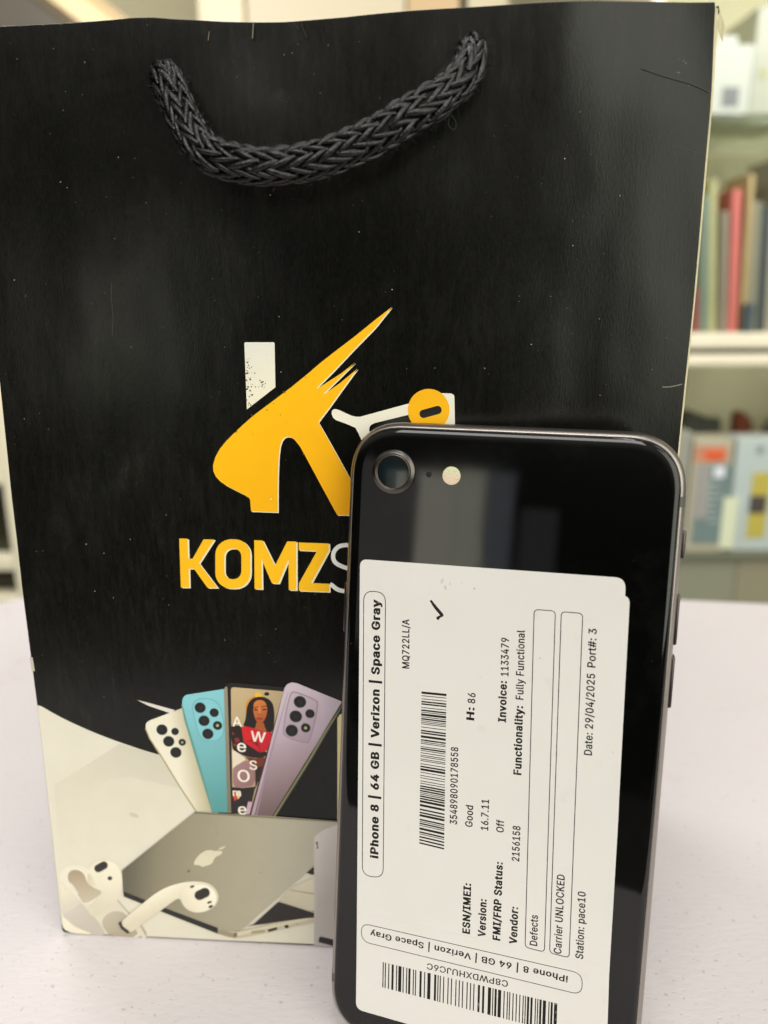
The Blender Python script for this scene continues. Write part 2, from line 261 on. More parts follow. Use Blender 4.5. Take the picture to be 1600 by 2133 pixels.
GLYPHS = {}
for _e in """ 187;~#440;242,0 326,509 377,509 294,0!10,140 19,192 400,192 391,140!64,0 147,509 198,509 115,0!40,316 49,368 429,368 421,316~.187;95,-4 83,-3 73,1 63,9 55,18 51,29 50,41 51,53 55,64 63,73 73,81 83,85 95,87 107,85 118,81 128,73 135,64 140,53 141,41 140,29 135,18 128,9 118,1 107,-3~/249;235,533 71,-76 14,-76 178,533~0453;227,-7 191,-3 158,7 130,24 105,48 85,77 69,113 57,155 50,202 48,254 50,306 57,353 69,395 85,431 106,461 130,484 159,502 191,512 227,516 262,512 295,502 323,484 348,461 368,431 384,395 396,353 403,306 405,254 403,202 396,155 384,113 368,77 348,48 323,24 295,7 263,-3!227,50 250,52 271,60 290,74 306,92 320,116 330,144 338,176 342,213 344,254 342,295 338,332 330,365 320,393 306,416 290,435 271,449 250,457 227,460 203,457 182,449 163,435 147,416 134,393 123,365 115,332 111,295 109,254 111,213 115,176 123,144 134,116 147,92 163,74 182,60 203,52~1453;76,0 76,55 391,55 391,0!276,509 276,0 212,0 212,448 209,448 86,358 86,427 198,509~2453;64,0 64,47 234,229 282,282 311,327 320,371 319,389 315,405 308,419 298,431 287,441 273,449 224,460 205,458 188,454 172,447 159,438 148,427 139,413 132,398 128,381 127,362 66,362 68,391 75,418 86,442 102,464 121,482 143,496 168,507 196,513 225,516 254,513 281,507 306,497 328,482 346,465 361,445 372,423 379,398 381,372 371,318 336,259 267,180 153,60 153,57 389,57 389,0~3453;218,-7 188,-5 159,1 133,10 108,22 88,38 70,57 57,79 48,104 44,132 109,132 112,115 118,100 126,87 137,76 150,66 165,59 219,50 275,61 291,69 304,80 315,93 323,108 328,125 329,145 328,163 323,180 316,196 306,211 292,223 275,234 254,241 229,246 201,248 157,248 157,299 288,448 288,452 70,452 70,509 372,509 372,461 211,278 211,289 247,290 279,286 308,276 333,262 354,244 371,222 383,198 391,173 393,145 390,116 383,90 370,66 354,45 333,27 309,12 281,2 251,-5~4453;40,105 40,158 247,509 311,509 109,166 109,163 413,163 413,105!282,0 282,121 282,146 282,318 343,318 343,0~5453;221,-7 192,-5 165,1 140,11 118,25 99,41 83,60 71,82 63,105 60,130 122,130 125,115 130,102 138,89 173,60 221,50 241,51 259,56 276,64 291,75 304,89 314,104 322,122 326,141 328,162 326,183 321,203 314,221 303,237 290,251 275,262 257,270 238,275 218,277 167,268 128,246 67,253 96,509 366,509 366,452 151,452 134,301 136,301 178,325 229,334 252,332 274,328 294,321 313,311 330,299 345,285 358,269 370,251 379,231 386,210 390,187 391,163 388,132 381,102 369,76 352,52 332,32 309,15 282,3 253,-4~6453;226,-7 196,-4 168,3 142,15 119,31 100,51 84,74 73,101 66,130 64,162 65,187 71,212 80,239 137,340 252,509 322,509 151,261 145,261 165,288 196,307 235,314 265,312 291,305 316,295 337,280 355,262 370,240 380,215 387,187 389,157 387,127 379,98 368,73 352,50 333,30 310,14 284,3 257,-4!226,48 245,50 263,55 279,63 293,73 304,86 314,101 322,119 326,137 327,157 326,178 322,196 314,213 304,228 293,241 279,251 263,259 245,264 226,265 207,264 190,259 174,252 160,241 148,229 138,214 131,197 126,179 125,158 126,138 131,119 138,102 148,86 160,73 174,63 190,55 207,50~7453;97,0 323,448 323,452 62,452 62,509 391,509 391,449 165,0~8453;226,-7 193,-5 163,1 136,11 111,25 91,42 74,62 62,84 54,109 52,135 53,156 58,176 65,195 75,212 87,228 101,241 117,252 134,260 153,265 153,267 129,276 109,289 93,308 80,330 73,354 70,380 73,405 79,429 90,450 106,469 124,485 146,498 170,508 197,514 226,516 255,514 282,508 306,498 328,485 346,469 361,450 373,429 379,405 382,380 379,354 372,330 359,308 343,289 323,276 300,267 300,265 319,260 335,252 351,241 365,228 377,212 387,195 395,176 399,156 401,135 398,109 391,84 378,62 362,42 341,25 317,11 289,1 259,-5!226,49 248,50 267,54 285,60 300,69 313,79 323,91 331,106 335,121 337,139 335,157 330,173 322,189 312,202 298,213 283,223 265,230 247,234 226,235 206,234 187,230 169,223 154,213 140,202 130,189 122,173 117,157 115,139 117,121 121,106 129,91 139,79 152,69 167,60 185,54 205,50!226,290 274,300 287,308 298,318 307,330 314,344 318,359 319,376 318,392 314,407 308,420 299,432 288,442 275,449 226,460 177,449 164,442 153,432 145,420 138,407 134,392 133,376 134,359 138,344 145,330 154,318 165,308 178,300~9453;226,516 256,513 285,506 310,494 333,478 352,458 368,434 380,408 387,378 389,347 387,322 382,296 373,270 315,168 200,0 130,0 301,248 307,248 287,221 257,202 218,195 188,197 161,203 137,214 116,229 98,247 83,269 72,294 66,321 64,352 66,382 73,411 85,436 101,459 120,479 143,494 168,506 196,513!226,460 207,459 190,454 174,446 160,435 148,423 138,407 131,390 127,372 125,352 127,331 131,313 138,295 148,280 160,268 174,257 190,250 207,245 226,243 245,245 263,249 279,257 293,267 305,280 314,295 322,312 326,330 327,350 326,371 322,390 314,407 305,422 293,435 279,446 263,454 245,459~:187;95,-4 83,-3 73,1 63,9 55,18 51,29 50,41 51,53 55,64 63,73 73,81 83,85 95,87 107,85 118,81 128,73 135,64 140,53 141,41 140,29 135,18 128,9 118,1 107,-3!95,271 83,272 73,277 63,284 55,294 51,304 50,316 51,328 55,339 63,349 73,356 83,360 95,362 107,360 118,356 128,349 135,339 140,328 141,316 140,304 135,294 128,284 118,277 107,272~A479;16,0 201,509 276,509 463,0 395,0 287,302 264,372 232,478 245,478 213,371 191,302 85,0!110,142 110,199 370,199 370,142~B456;60,0 60,509 241,509 274,507 304,501 329,491 350,477 367,461 381,442 390,421 396,398 398,374 397,353 393,336 387,320 356,286 315,267 315,262 331,260 347,254 363,245 378,234 391,220 402,203 411,184 416,161 418,136 416,111 410,88 400,67 386,48 368,31 344,18 317,8 284,2 247,0!125,57 245,57 281,60 309,67 330,80 344,96 353,115 355,137 354,153 350,169 342,184 333,197 320,209 306,218 289,225 269,229 248,231 125,231!125,285 238,285 288,296 302,304 314,314 323,326 330,340 335,355 336,372 333,393 326,412 313,429 294,442 270,449 240,452 125,452~C510;267,-7 225,-3 186,7 150,25 119,49 92,79 70,115 53,157 44,203 40,254 44,305 53,352 70,393 92,429 119,459 150,484 186,501 225,512 267,516 340,504 362,496 383,485 402,471 419,456 435,438 448,418 459,397 467,373 473,348 408,348 389,395 357,428 315,449 267,456 237,453 209,445 184,432 161,414 141,391 125,364 113,332 106,295 103,254 106,213 113,177 125,145 141,117 161,94 184,76 210,63 237,56 267,53 315,60 357,81 389,114 408,160 473,160 467,135 459,112 448,91 435,71 420,53 402,38 383,24 363,13 341,5 317,-2 293,-6~D502;219,0 96,0 96,57 215,57 254,60 288,68 318,81 343,99 363,122 379,149 390,181 397,216 399,255 397,294 390,329 379,361 364,388 344,410 320,428 291,441 258,449 221,452 93,452 93,509 225,509 273,505 315,495 353,478 385,455 412,426 433,391 449,351 458,306 462,255 458,205 449,159 433,119 411,83 384,54 351,31 312,14 268,3!125,509 125,0 60,0 60,509~E418;60,0 60,509 372,509 372,452 125,452 125,286 355,286 355,229 125,229 125,57 375,57 375,0~F410;60,0 60,509 369,509 369,452 125,452 125,278 346,278 346,221 125,221 125,0~G520;269,-7 225,-3 185,7 149,25 118,49 91,79 69,116 53,157 43,203 40,254 43,305 53,352 69,393 91,429 117,459 149,484 184,501 223,512 265,516 291,514 316,510 340,504 363,494 384,483 403,469 421,453 436,436 449,416 460,395 468,373 474,349 408,349 387,393 356,427 315,448 265,456 236,453 209,445 183,432 160,414 141,392 125,364 113,332 106,295 103,254 106,213 113,177 125,145 141,117 161,95 184,76 210,63 238,56 269,53 296,55 322,61 345,71 365,85 382,102 396,123 407,147 413,173 415,202 434,199 283,199 283,256 478,256 478,200 475,160 466,124 451,91 431,62 406,38 377,19 344,5 308,-4~H517;60,0 60,509 125,509 125,289 392,289 392,509 457,509 457,0 392,0 392,232 125,232 125,0~I300;31,0 31,57 118,57 118,452 31,452 31,509 269,509 269,452 183,452 183,57 269,57 269,0~J396;185,-7 143,-2 106,11 75,33 52,63 38,100 33,145 33,173 98,173 98,145 100,117 108,93 122,74 139,61 160,53 185,50 209,53 230,61 248,74 261,93 269,117 272,145 272,509 336,509 336,145 332,100 318,63 294,33 263,11 227,-2~K466;104,145 104,216 139,261 174,303 212,344 364,509 448,509 231,276 228,276!60,0 60,509 125,509 125,334 124,225 125,193 125,0!372,0 188,259 228,309 449,0~L393;60,0 60,509 125,509 125,57 361,57 361,0~M628;60,0 60,509 152,509 277,187 287,159 299,123 311,84 322,49 307,49 318,83 330,121 342,158 352,187 476,509 568,509 568,0 504,0 504,291 504,327 505,369 506,413 507,457 513,457 498,409 482,363 467,322 456,291 342,0 286,0 170,291 159,321 145,361 129,408 112,457 119,457 120,416 121,372 122,328 122,291 122,0~N523;60,0 60,509 136,509 343,183 363,151 388,107 414,55 405,54 401,108 399,157 399,195 399,509 463,509 463,0 387,0 202,290 177,331 148,381 108,452 119,454 122,384 124,328 125,291 125,0~O533;267,-7 225,-3 186,7 150,25 119,49 92,79 70,115 53,157 44,203 40,254 44,305 53,352 70,393 92,429 119,459 150,484 186,501 225,512 267,516 309,512 348,501 384,484 415,459 442,429 464,393 480,352 490,305 493,254 490,203 480,157 464,115 442,79 415,49 384,25 348,7 309,-3!267,53 296,55 324,63 349,76 372,94 392,116 408,144 420,176 428,213 430,254 428,295 420,332 408,365 392,392 372,415 349,433 324,446 296,453 267,456 237,453 210,445 184,433 161,415 142,392 125,364 113,332 106,295 103,254 106,213 113,176 125,144 142,117 161,94 184,76 210,63 237,55~P444;60,0 60,509 235,509 272,506 305,499 332,487 356,471 375,452 390,430 400,404 407,377 409,348 407,318 400,291 390,265 375,243 356,223 332,207 305,195 272,188 235,186 109,186 109,242 233,242 257,244 279,248 297,256 312,266 324,279 333,294 339,310 343,328 344,348 343,367 339,385 333,402 324,416 312,428 297,439 279,446 257,451 232,452 125,452 125,0~Q533;245,159 313,159 369,85 384,65 468,-48 401,-48 346,27 331,46!267,-7 225,-3 186,7 150,25 119,49 92,79 70,115 53,157 44,203 40,254 44,305 53,352 70,393 92,429 119,459 150,484 186,501 225,512 267,516 309,512 348,501 384,484 415,459 442,429 464,393 480,352 490,305 493,254 490,203 480,157 464,115 442,79 415,49 384,25 348,7 309,-3!267,53 296,55 324,63 349,76 372,94 392,116 408,144 420,176 428,213 430,254 428,295 420,332 408,365 392,392 372,415 349,433 324,446 296,453 267,456 237,453 210,445 184,433 161,415 142,392 125,364 113,332 106,295 103,254 106,213 113,176 125,144 142,117 161,94 184,76 210,63 237,55~R449;60,0 60,509 236,509 273,506 305,500 333,489 356,473 376,455 390,433 401,408 407,381 409,352 407,323 401,296 390,271 376,250 356,232 333,217 305,206 273,200 236,198 96,198 96,255 234,255 258,256 280,260 298,267 313,276 325,287 334,300 340,316 344,333 345,352 344,371 340,389 334,405 325,419 313,430 298,440 279,446 258,451 233,452 125,452 125,0!353,0 230,229 303,229 428,0~S446;224,-9 188,-7 156,-1 128,9 102,23 81,40 64,60 51,83 42,109 38,137 104,137 108,118 114,102 123,88 136,76 150,66 166,59 224,49 246,50 267,54 286,60 303,69 317,79 329,92 338,106 344,122 346,139 344,154 340,168 332,179 296,205 245,222 184,239 145,253 112,269 86,289 67,313 56,341 52,372 54,400 62,425 75,448 92,468 113,484 138,498 165,508 195,514 227,516 259,514 289,508 316,498 340,484 360,468 377,449 390,427 398,403 401,378 337,378 332,402 320,421 302,437 280,449 254,456 225,459 204,457 185,454 167,448 152,440 139,430 129,418 121,405 117,391 115,376 117,359 122,345 131,334 169,308 212,293 264,279 312,264 359,238 395,198 402,180 407,161 408,139 406,112 399,87 386,64 370,43 349,25 323,11 294,0 261,-7~U517;259,-8 220,-6 186,2 154,15 126,33 103,55 85,80 71,108 63,140 60,173 60,509 124,509 124,178 126,155 132,133 141,113 153,95 169,80 187,68 208,59 232,53 259,52 285,53 309,59 331,68 349,80 364,95 377,113 385,133 391,155 393,178 393,509 457,509 457,173 454,140 446,108 433,80 414,55 391,33 363,15 332,2 297,-6~V479;204,0 16,509 84,509 192,206 215,137 248,31 235,31 267,138 290,206 395,509 463,509 278,0~W686;155,0 16,509 82,509 163,196 175,145 187,94 197,40 189,40 200,94 211,145 224,196 306,509 380,509 462,196 474,145 486,94 497,40 488,40 499,94 510,145 523,196 603,509 670,509 530,0 455,0 368,323 351,391 336,475 350,475 335,395 318,323 230,0~X474;18,0 217,284 217,236 29,509 104,509 178,400 204,361 223,329 243,292 232,292 252,329 272,361 298,400 374,509 446,509 259,239 259,287 456,0 382,0 292,129 268,165 250,195 230,231 244,231 225,196 206,166 182,129 91,0~a389;160,-9 137,-7 115,-3 94,5 76,15 60,29 48,45 38,63 32,84 30,108 32,128 36,146 43,161 53,174 64,184 78,193 125,211 178,220 234,227 265,235 271,240 274,246 276,255 276,257 267,297 240,322 196,331 149,322 118,301 100,274 41,291 51,313 64,331 79,346 95,358 114,368 133,375 194,384 239,379 286,360 300,350 312,336 322,320 330,301 335,278 337,251 337,0 277,0 277,52 272,52 252,25 215,1!170,45 192,47 211,51 228,59 242,68 254,80 263,93 270,108 274,122 276,138 276,190 259,182 231,176 200,171 175,168 134,159 103,139 97,130 93,118 92,105 102,72 130,52~c395;207,-8 174,-5 144,3 117,16 93,35 72,58 56,85 44,116 37,150 34,187 37,225 44,260 56,291 72,318 93,341 117,360 144,374 174,382 207,384 260,377 305,356 340,322 362,277 303,262 290,289 270,311 242,325 207,330 184,328 163,321 145,310 130,296 118,278 108,258 102,236 98,212 96,187 98,163 102,139 108,117 118,97 130,80 145,66 163,55 184,49 207,46 243,52 271,66 292,89 304,117 363,102 341,56 306,21 261,-1~d424;195,-8 165,-6 137,3 111,16 89,34 70,57 55,84 43,116 36,151 34,189 36,227 43,261 55,293 70,320 89,342 112,361 137,374 165,382 196,384 218,383 237,379 253,373 287,346 306,319 311,319 311,509 372,509 372,0 313,0 313,59 307,59 287,31 252,4 236,-3 217,-7!205,47 226,49 246,55 263,65 278,78 290,95 299,115 306,138 310,162 312,189 310,216 306,241 300,263 290,282 278,299 263,312 246,322 227,328 205,330 182,328 162,322 145,311 130,298 118,281 108,261 102,239 98,215 96,189 98,163 102,139 109,117 118,97 130,80 145,66 162,55 182,49~e404;212,-8 177,-5 145,3 117,16 92,35 72,58 56,85 44,116 37,150 34,187 36,224 44,258 55,290 71,317 91,340 115,359 142,373 172,382 205,384 266,374 285,366 303,355 319,341 334,324 347,305 357,282 365,256 370,227 371,194 371,169 75,169 75,221 338,221 310,202 308,226 304,248 298,269 288,286 277,301 263,314 246,323 227,328 205,330 183,328 164,323 146,313 131,301 119,286 109,270 102,251 97,231 96,211 96,178 98,151 102,127 110,106 121,88 135,73 151,61 169,53 190,48 212,46 254,53 285,73 306,105 365,91 358,72 348,55 335,39 320,26 302,14 283,4 261,-3 237,-7~f253;228,379 228,327 6,327 6,379!81,0 81,432 82,452 87,470 96,486 107,499 120,510 135,519 187,530 222,527 243,521 227,468 215,472 195,474 178,472 164,468 154,460 147,449 143,435 142,419 142,0~h410;114,227 114,0 53,0 53,509 114,509 114,287 102,287 116,319 132,344 152,362 175,374 200,382 227,384 252,383 275,377 295,369 313,356 328,340 341,321 350,298 355,271 357,240 357,0 296,0 296,235 293,263 286,286 273,304 256,318 235,326 210,329 192,328 176,324 161,317 147,308 136,297 126,283 119,266 115,248~i166;53,0 53,379 114,379 114,0!84,443 73,444 63,448 54,455 47,463 43,472 41,483 43,494 47,504 54,512 63,518 73,522 84,524 95,522 105,518 114,512 121,504 125,494 126,483 125,472 121,463 114,455 105,448 95,444~l189;139,-2 112,0 91,8 74,20 62,37 55,59 53,84 53,509 114,509 114,99 120,62 126,57 135,53 146,52 160,53 170,54 181,3 162,-1~m609;53,0 53,379 112,379 112,295 108,295 114,314 122,331 132,346 172,376 219,386 245,383 268,375 287,361 303,342 314,320 321,295 312,295 318,312 326,329 337,343 381,375 437,386 458,385 478,380 497,372 514,361 529,346 541,328 550,307 555,283 557,255 557,0 496,0 496,254 493,279 485,298 473,313 456,323 438,329 419,330 402,329 387,326 374,320 345,290 335,247 335,0 274,0 274,260 272,280 265,297 253,311 238,322 220,328 199,330 158,320 145,312 135,302 126,289 119,274 115,257 114,238 114,0~n409;114,227 114,0 53,0 53,379 112,379 112,287 102,287 116,319 132,344 152,362 175,374 200,382 227,384 252,383 275,377 295,369 313,356 328,340 341,321 350,298 355,271 357,240 357,0 296,0 296,235 293,263 286,286 273,304 256,318 235,326 210,329 192,328 176,324 161,317 147,308 136,297 126,283 119,266 115,248~o415;207,-8 174,-5 144,3 117,16 93,35 72,58 56,85 44,116 37,150 34,187 37,225 44,260 56,291 72,318 93,341 117,360 144,374 174,382 207,384 241,382 271,374 299,360 323,341 343,318 359,291 371,260 379,225 381,187 379,150 371,116 359,85 343,58 323,35 299,16 271,3 241,-5!207,46 231,49 252,55 270,66 285,80 298,97 307,117 314,139 318,163 319,187 318,212 314,236 307,258 298,278 285,296 270,310 252,321 231,328 207,330 184,328 163,321 145,310 130,296 118,278 108,258 102,236 98,212 96,187 98,163 102,139 108,117 118,97 130,80 145,66 163,55 184,49~p424;53,-143 53,379 112,379 112,319 118,319 137,346 171,373 188,379 207,383 229,384 259,382 287,374 313,361 335,342 354,320 370,293 381,261 388,227 390,189 388,151 381,116 370,84 355,57 336,34 313,16 288,3 260,-6 229,-8 208,-7 189,-3 173,4 138,31 118,59 114,59 114,-143!220,47 242,49 262,55 279,66 294,80 306,97 316,117 323,139 327,163 328,189 327,215 323,239 316,261 307,281 295,298 280,311 262,322 243,328 220,330 198,328 178,322 161,312 147,299 134,282 125,263 118,241 114,216 113,189 114,162 118,138 125,115 135,95 147,78 162,65 179,55 198,49~r259;53,0 53,379 112,379 112,321 115,321 124,339 137,354 152,367 171,377 191,383 213,385 229,384 243,384 243,322 230,324 207,326 190,324 174,321 159,315 146,306 135,296 126,284 119,269 115,254 114,237 114,0~s365;182,-8 157,-7 133,-3 112,3 93,12 76,24 62,38 50,54 41,73 36,94 94,107 101,87 111,72 124,60 141,52 160,47 181,45 206,47 227,53 244,62 258,74 265,88 268,103 266,115 262,126 254,136 243,144 229,150 212,155 149,170 118,180 92,192 72,208 58,227 50,249 47,274 49,295 55,314 65,332 79,347 95,360 115,370 137,378 161,383 187,384 212,383 234,379 254,372 271,363 286,352 299,339 324,290 268,277 262,291 254,304 243,316 228,325 210,331 187,333 166,331 147,326 131,317 119,305 111,292 109,277 110,264 115,253 124,243 172,223 229,209 261,200 287,187 306,171 320,153 328,131 331,107 329,85 323,65 312,47 298,31 281,18 260,6 236,-2 210,-7~t227;204,379 204,327 6,327 6,379!65,471 126,471 126,98 127,83 130,70 136,61 144,55 156,51 170,50 185,51 202,54 213,2 192,-3 168,-4 138,-1 113,7 92,21 77,41 68,64 65,93~u410;182,-5 158,-3 135,2 115,11 97,23 82,39 69,59 60,82 54,109 53,139 53,379 114,379 114,144 116,117 124,94 137,75 154,61 175,53 200,50 218,51 234,55 249,62 263,71 274,83 283,97 290,113 295,132 296,153 296,379 357,379 357,0 298,0 298,92 307,92 294,60 277,35 257,17 234,5 209,-3~v389;163,0 17,379 84,379 165,155 187,87 206,21 184,21 203,87 224,155 305,379 371,379 226,0~y389;47,-139 61,-86 71,-87 104,-89 130,-74 151,-36 163,-1 17,379 84,379 165,155 187,87 206,21 184,21 202,87 224,155 305,379 371,379 204,-58 177,-107 139,-136 91,-145 65,-143~z380;42,0 42,46 254,320 254,323 48,323 48,379 333,379 333,331 126,60 126,56 339,56 339,0~|229;141,673 141,-164 88,-164 88,673""".split('~'):
    _h, _o = _e.split(';', 1) if _e[0] != ';' else (_e[0], '')
    GLYPHS[_h[0]] = (int(_h[1:])/1000, [[tuple(int(q)/1000 for q in p.split(',')) for p in c.split(' ')] for c in _o.split('!')] if _o else [])
_gc = {}
def glyph(ch, bold):
    """outline of one letter, filled by winding number; bold pushes every edge outwards"""
    if (ch, bold) in _gc: return _gc[(ch, bold)]
    adv, cons = GLYPHS[ch]
    vs, loops = [], []
    for c in cons:
        m_ = len(c); pts = []
        for i in range(m_):
            p, a, b = Vector(c[i]), Vector(c[i-1]), Vector(c[(i+1) % m_])
            d1, d2 = (p-a), (b-p)
            if d1.length < 1e-6 or d2.length < 1e-6: pts.append(p); continue
            d1.normalize(); d2.normalize()
            n1, n2 = Vector((-d1.y, d1.x)), Vector((-d2.y, d2.x)); n = n1+n2
            k = bold/max(0.35, 0.5*n.dot(n)) if bold else 0
            pts.append(p + Vector((n.x*k*1.0, n.y*k*0.55)))
        loops.append(pts)
    segs = []
    V, Fc = [], []
    for pts in loops:
        b = len(V); V += pts; Fc.append(list(range(b, len(V))))
        segs += [(pts[i], pts[(i+1) % len(pts)]) for i in range(len(pts))]
    if not V: _gc[(ch, bold)] = ([], [], adv+bold*1.6); return _gc[(ch, bold)]
    r = delaunay_2d_cdt(V, [], Fc, 0, 1e-6)
    out = []
    for f in r[2]:
        q = sum((r[0][i] for i in f), Vector((0, 0)))/len(f); wn = 0
        for a, b in segs:
            if (a.y <= q.y) != (b.y <= q.y):
                x = a.x+(q.y-a.y)/(b.y-a.y)*(b.x-a.x)
                if x > q.x: wn += 1 if b.y > a.y else -1
        if wn: out.append(list(f))
    _gc[(ch, bold)] = ([tuple(v) for v in r[0]], out, adv+bold*1.6)
    return _gc[(ch, bold)]
def glyphs(body, bold=0.0, shear=0.0):
    vs, fs, x = [], [], 0.0
    for ch in body:
        v, f, adv = glyph(ch, bold)
        b = len(vs); vs += [(x+p[0]+p[1]*shear, p[1]) for p in v]; fs += [[b+i for i in q] for q in f]; x += adv
    xs = [v[0] for v in vs]; x0 = min(xs)
    return [(v[0]-x0, v[1]) for v in vs], fs, max(xs)-x0

# ------------------------------------------------------------------ materials
def ink_mat(name, rough=0.42, spec=0.4, gain=1.0, wear=(0.10, 0.08, 0.06), lo=0.72, amt=0.35):
    m, t, b = nt(name); N = t.nodes; L = t.links
    a = N.new('ShaderNodeAttribute'); a.attribute_name = 'ink'
    tc = N.new('ShaderNodeTexCoord')
    n = N.new('ShaderNodeTexNoise'); n.inputs['Scale'].default_value = 160; n.inputs['Detail'].default_value = 6
    L.new(tc.outputs['Object'], n.inputs['Vector'])
    mr = N.new('ShaderNodeMapRange'); mr.inputs['To Min'].default_value = gain*0.94; mr.inputs['To Max'].default_value = gain*1.05
    L.new(n.outputs['Fac'], mr.inputs['Value'])
    mu = N.new('ShaderNodeVectorMath'); mu.operation = 'SCALE'
    L.new(a.outputs['Color'], mu.inputs[0]); L.new(mr.outputs['Result'], mu.inputs['Scale'])
    # tiny dark wear specks
    v = N.new('ShaderNodeTexNoise'); v.inputs['Scale'].default_value = 900; v.inputs['Detail'].default_value = 2
    L.new(tc.outputs['Object'], v.inputs['Vector'])
    r = N.new('ShaderNodeMapRange'); r.inputs['From Min'].default_value = lo; r.inputs['From Max'].default_value = lo+0.08
    r.inputs['To Max'].default_value = amt
    L.new(v.outputs['Fac'], r.inputs['Value'])
    mx = N.new('ShaderNodeMix'); mx.data_type = 'RGBA'; mx.inputs['B'].default_value = (*wear, 1)
    L.new(r.outputs['Result'], mx.inputs['Factor']); L.new(mu.outputs['Vector'], mx.inputs['A'])
    L.new(mx.outputs['Result'], b.inputs['Base Color'])
    pset(b, rough=rough, spec=spec)
    return m

def bag_mat():
    m, t, b = nt('black_coated_paper'); N = t.nodes; L = t.links
    tc = N.new('ShaderNodeTexCoord')
    def mapping(rot, scale):
        mp = N.new('ShaderNodeMapping'); mp.inputs['Rotation'].default_value = rot; mp.inputs['Scale'].default_value = scale
        L.new(tc.outputs['Object'], mp.inputs['Vector']); return mp
    def noise_n(mp, scale, detail=4, rough=0.55, dist=0.0):
        n = N.new('ShaderNodeTexNoise'); n.inputs['Scale'].default_value = scale; n.inputs['Detail'].default_value = detail
        n.inputs['Roughness'].default_value = rough; n.inputs['Distortion'].default_value = dist
        L.new(mp.outputs[0] if mp is not tc else tc.outputs['Object'], n.inputs['Vector']); return n
    def ramp(src, lo, hi, to=1.0):
        r = N.new('ShaderNodeMapRange'); r.inputs['From Min'].default_value = lo; r.inputs['From Max'].default_value = hi
        r.inputs['To Max'].default_value = to; L.new(src, r.inputs['Value']); return r.outputs['Result']
    def add(a, c, op='ADD'):
        x = N.new('ShaderNodeMath'); x.operation = op; L.new(a, x.inputs[0])
        if isinstance(c, float): x.inputs[1].default_value = c
        else: L.new(c, x.inputs[1])
        return x.outputs[0]
    # rubbed dust: vertical hair streaks broken by a big cloud
    streak = noise_n(mapping((0, 0.05, 0), (700, 1, 130)), 1.0, 5, 0.65, 0.4)
    cloud = noise_n(tc, 26, 7, 0.68, 0.6)
    fine = noise_n(mapping((0, 0.06, 0), (2600, 1, 700)), 1.0, 3, 0.6)
    d1 = add(ramp(streak.outputs['Fac'], 0.40, 0.75), ramp(cloud.outputs['Fac'], 0.38, 0.72), 'MULTIPLY')
    # scratches in two directions
    s1 = noise_n(mapping((0, 0.42, 0), (420, 1, 26)), 1.0, 2, 0.5, 0.3)
    s2 = noise_n(mapping((0, -0.5, 0), (380, 1, 30)), 1.0, 2, 0.5, 0.3)
    sc = add(add(ramp(s1.outputs['Fac'], 0.62, 0.78), ramp(s2.outputs['Fac'], 0.64, 0.80)), ramp(noise_n(tc, 30, 3).outputs['Fac'], 0.52, 0.66), 'MULTIPLY')
    # white specks
    sp = ramp(noise_n(tc, 1150, 1).outputs['Fac'], 0.775, 0.80)
    spm = add(sp, ramp(noise_n(tc, 40, 2).outputs['Fac'], 0.45, 0.65), 'MULTIPLY')
    tot = add(add(add(d1, 0.015, 'MULTIPLY'), add(sc, 0.012, 'MULTIPLY')), add(spm, 0.26, 'MULTIPLY'))
    smudge = add(ramp(noise_n(tc, 11, 4, 0.6, 0.8).outputs['Fac'], 0.48, 0.72), ramp(noise_n(mapping((0, 0.35, 0), (190, 1, 60)), 1.0, 6, 0.7, 0.5).outputs['Fac'], 0.42, 0.78), 'MULTIPLY')
    tot = add(tot, add(smudge, 0.030, 'MULTIPLY'))
    tot = add(tot, add(ramp(fine.outputs['Fac'], 0.35, 0.75), 0.0055, 'MULTIPLY'))
    mx = N.new('ShaderNodeMix'); mx.data_type = 'RGBA'
    mx.inputs['A'].default_value = (0.0016, 0.0016, 0.0012, 1); mx.inputs['B'].default_value = (0.75, 0.74, 0.60, 1)
    L.new(tot, mx.inputs['Factor']); L.new(mx.outputs['Result'], b.inputs['Base Color'])
    rr = N.new('ShaderNodeMapRange'); rr.inputs['To Min'].default_value = 0.16; rr.inputs['To Max'].default_value = 0.26
    L.new(cloud.outputs['Fac'], rr.inputs['Value']); L.new(rr.outputs['Result'], b.inputs['Roughness'])
    # crumpled facets on warped coordinates
    nw = noise_n(tc, 18, 2)
    noise_vec = N.new('ShaderNodeVectorMath'); noise_vec.operation = 'MULTIPLY_ADD'; noise_vec.inputs[1].default_value = (0.03, 0.03, 0.03)
    L.new(nw.outputs['Color'], noise_vec.inputs[0]); L.new(tc.outputs['Object'], noise_vec.inputs[2])
    # undulation and creases
    und = noise_n(mapping((0, 0, 0), (1, 1, 0.45)), 30, 2, 0.4)
    cre = noise_n(mapping((0, 0.2, 0), (1, 1, 1)), 70, 1, 0.4, 1.5)
    cr2 = add(add(cre.outputs['Fac'], -0.5), 0.0)
    ab = N.new('ShaderNodeMath'); ab.operation = 'ABSOLUTE'; L.new(cr2, ab.inputs[0])
    line = ramp(ab.outputs[0], 0.0, 0.012)
    h = add(add(und.outputs['Fac'], 1.0, 'MULTIPLY'), add(line, 0.0015, 'MULTIPLY'))
    vc = N.new('ShaderNodeTexVoronoi'); vc.feature = 'SMOOTH_F1'; vc.inputs['Scale'].default_value = 26; vc.inputs['Smoothness'].default_value = 0.35
    L.new(noise_vec.outputs['Vector'], vc.inputs['Vector'])
    h = add(h, add(vc.outputs['Distance'], 0.42, 'MULTIPLY'))
    h = add(h, add(streak.outputs['Fac'], 0.0012, 'MULTIPLY'))
    h = add(h, add(fine.outputs['Fac'], 0.010, 'MULTIPLY'))
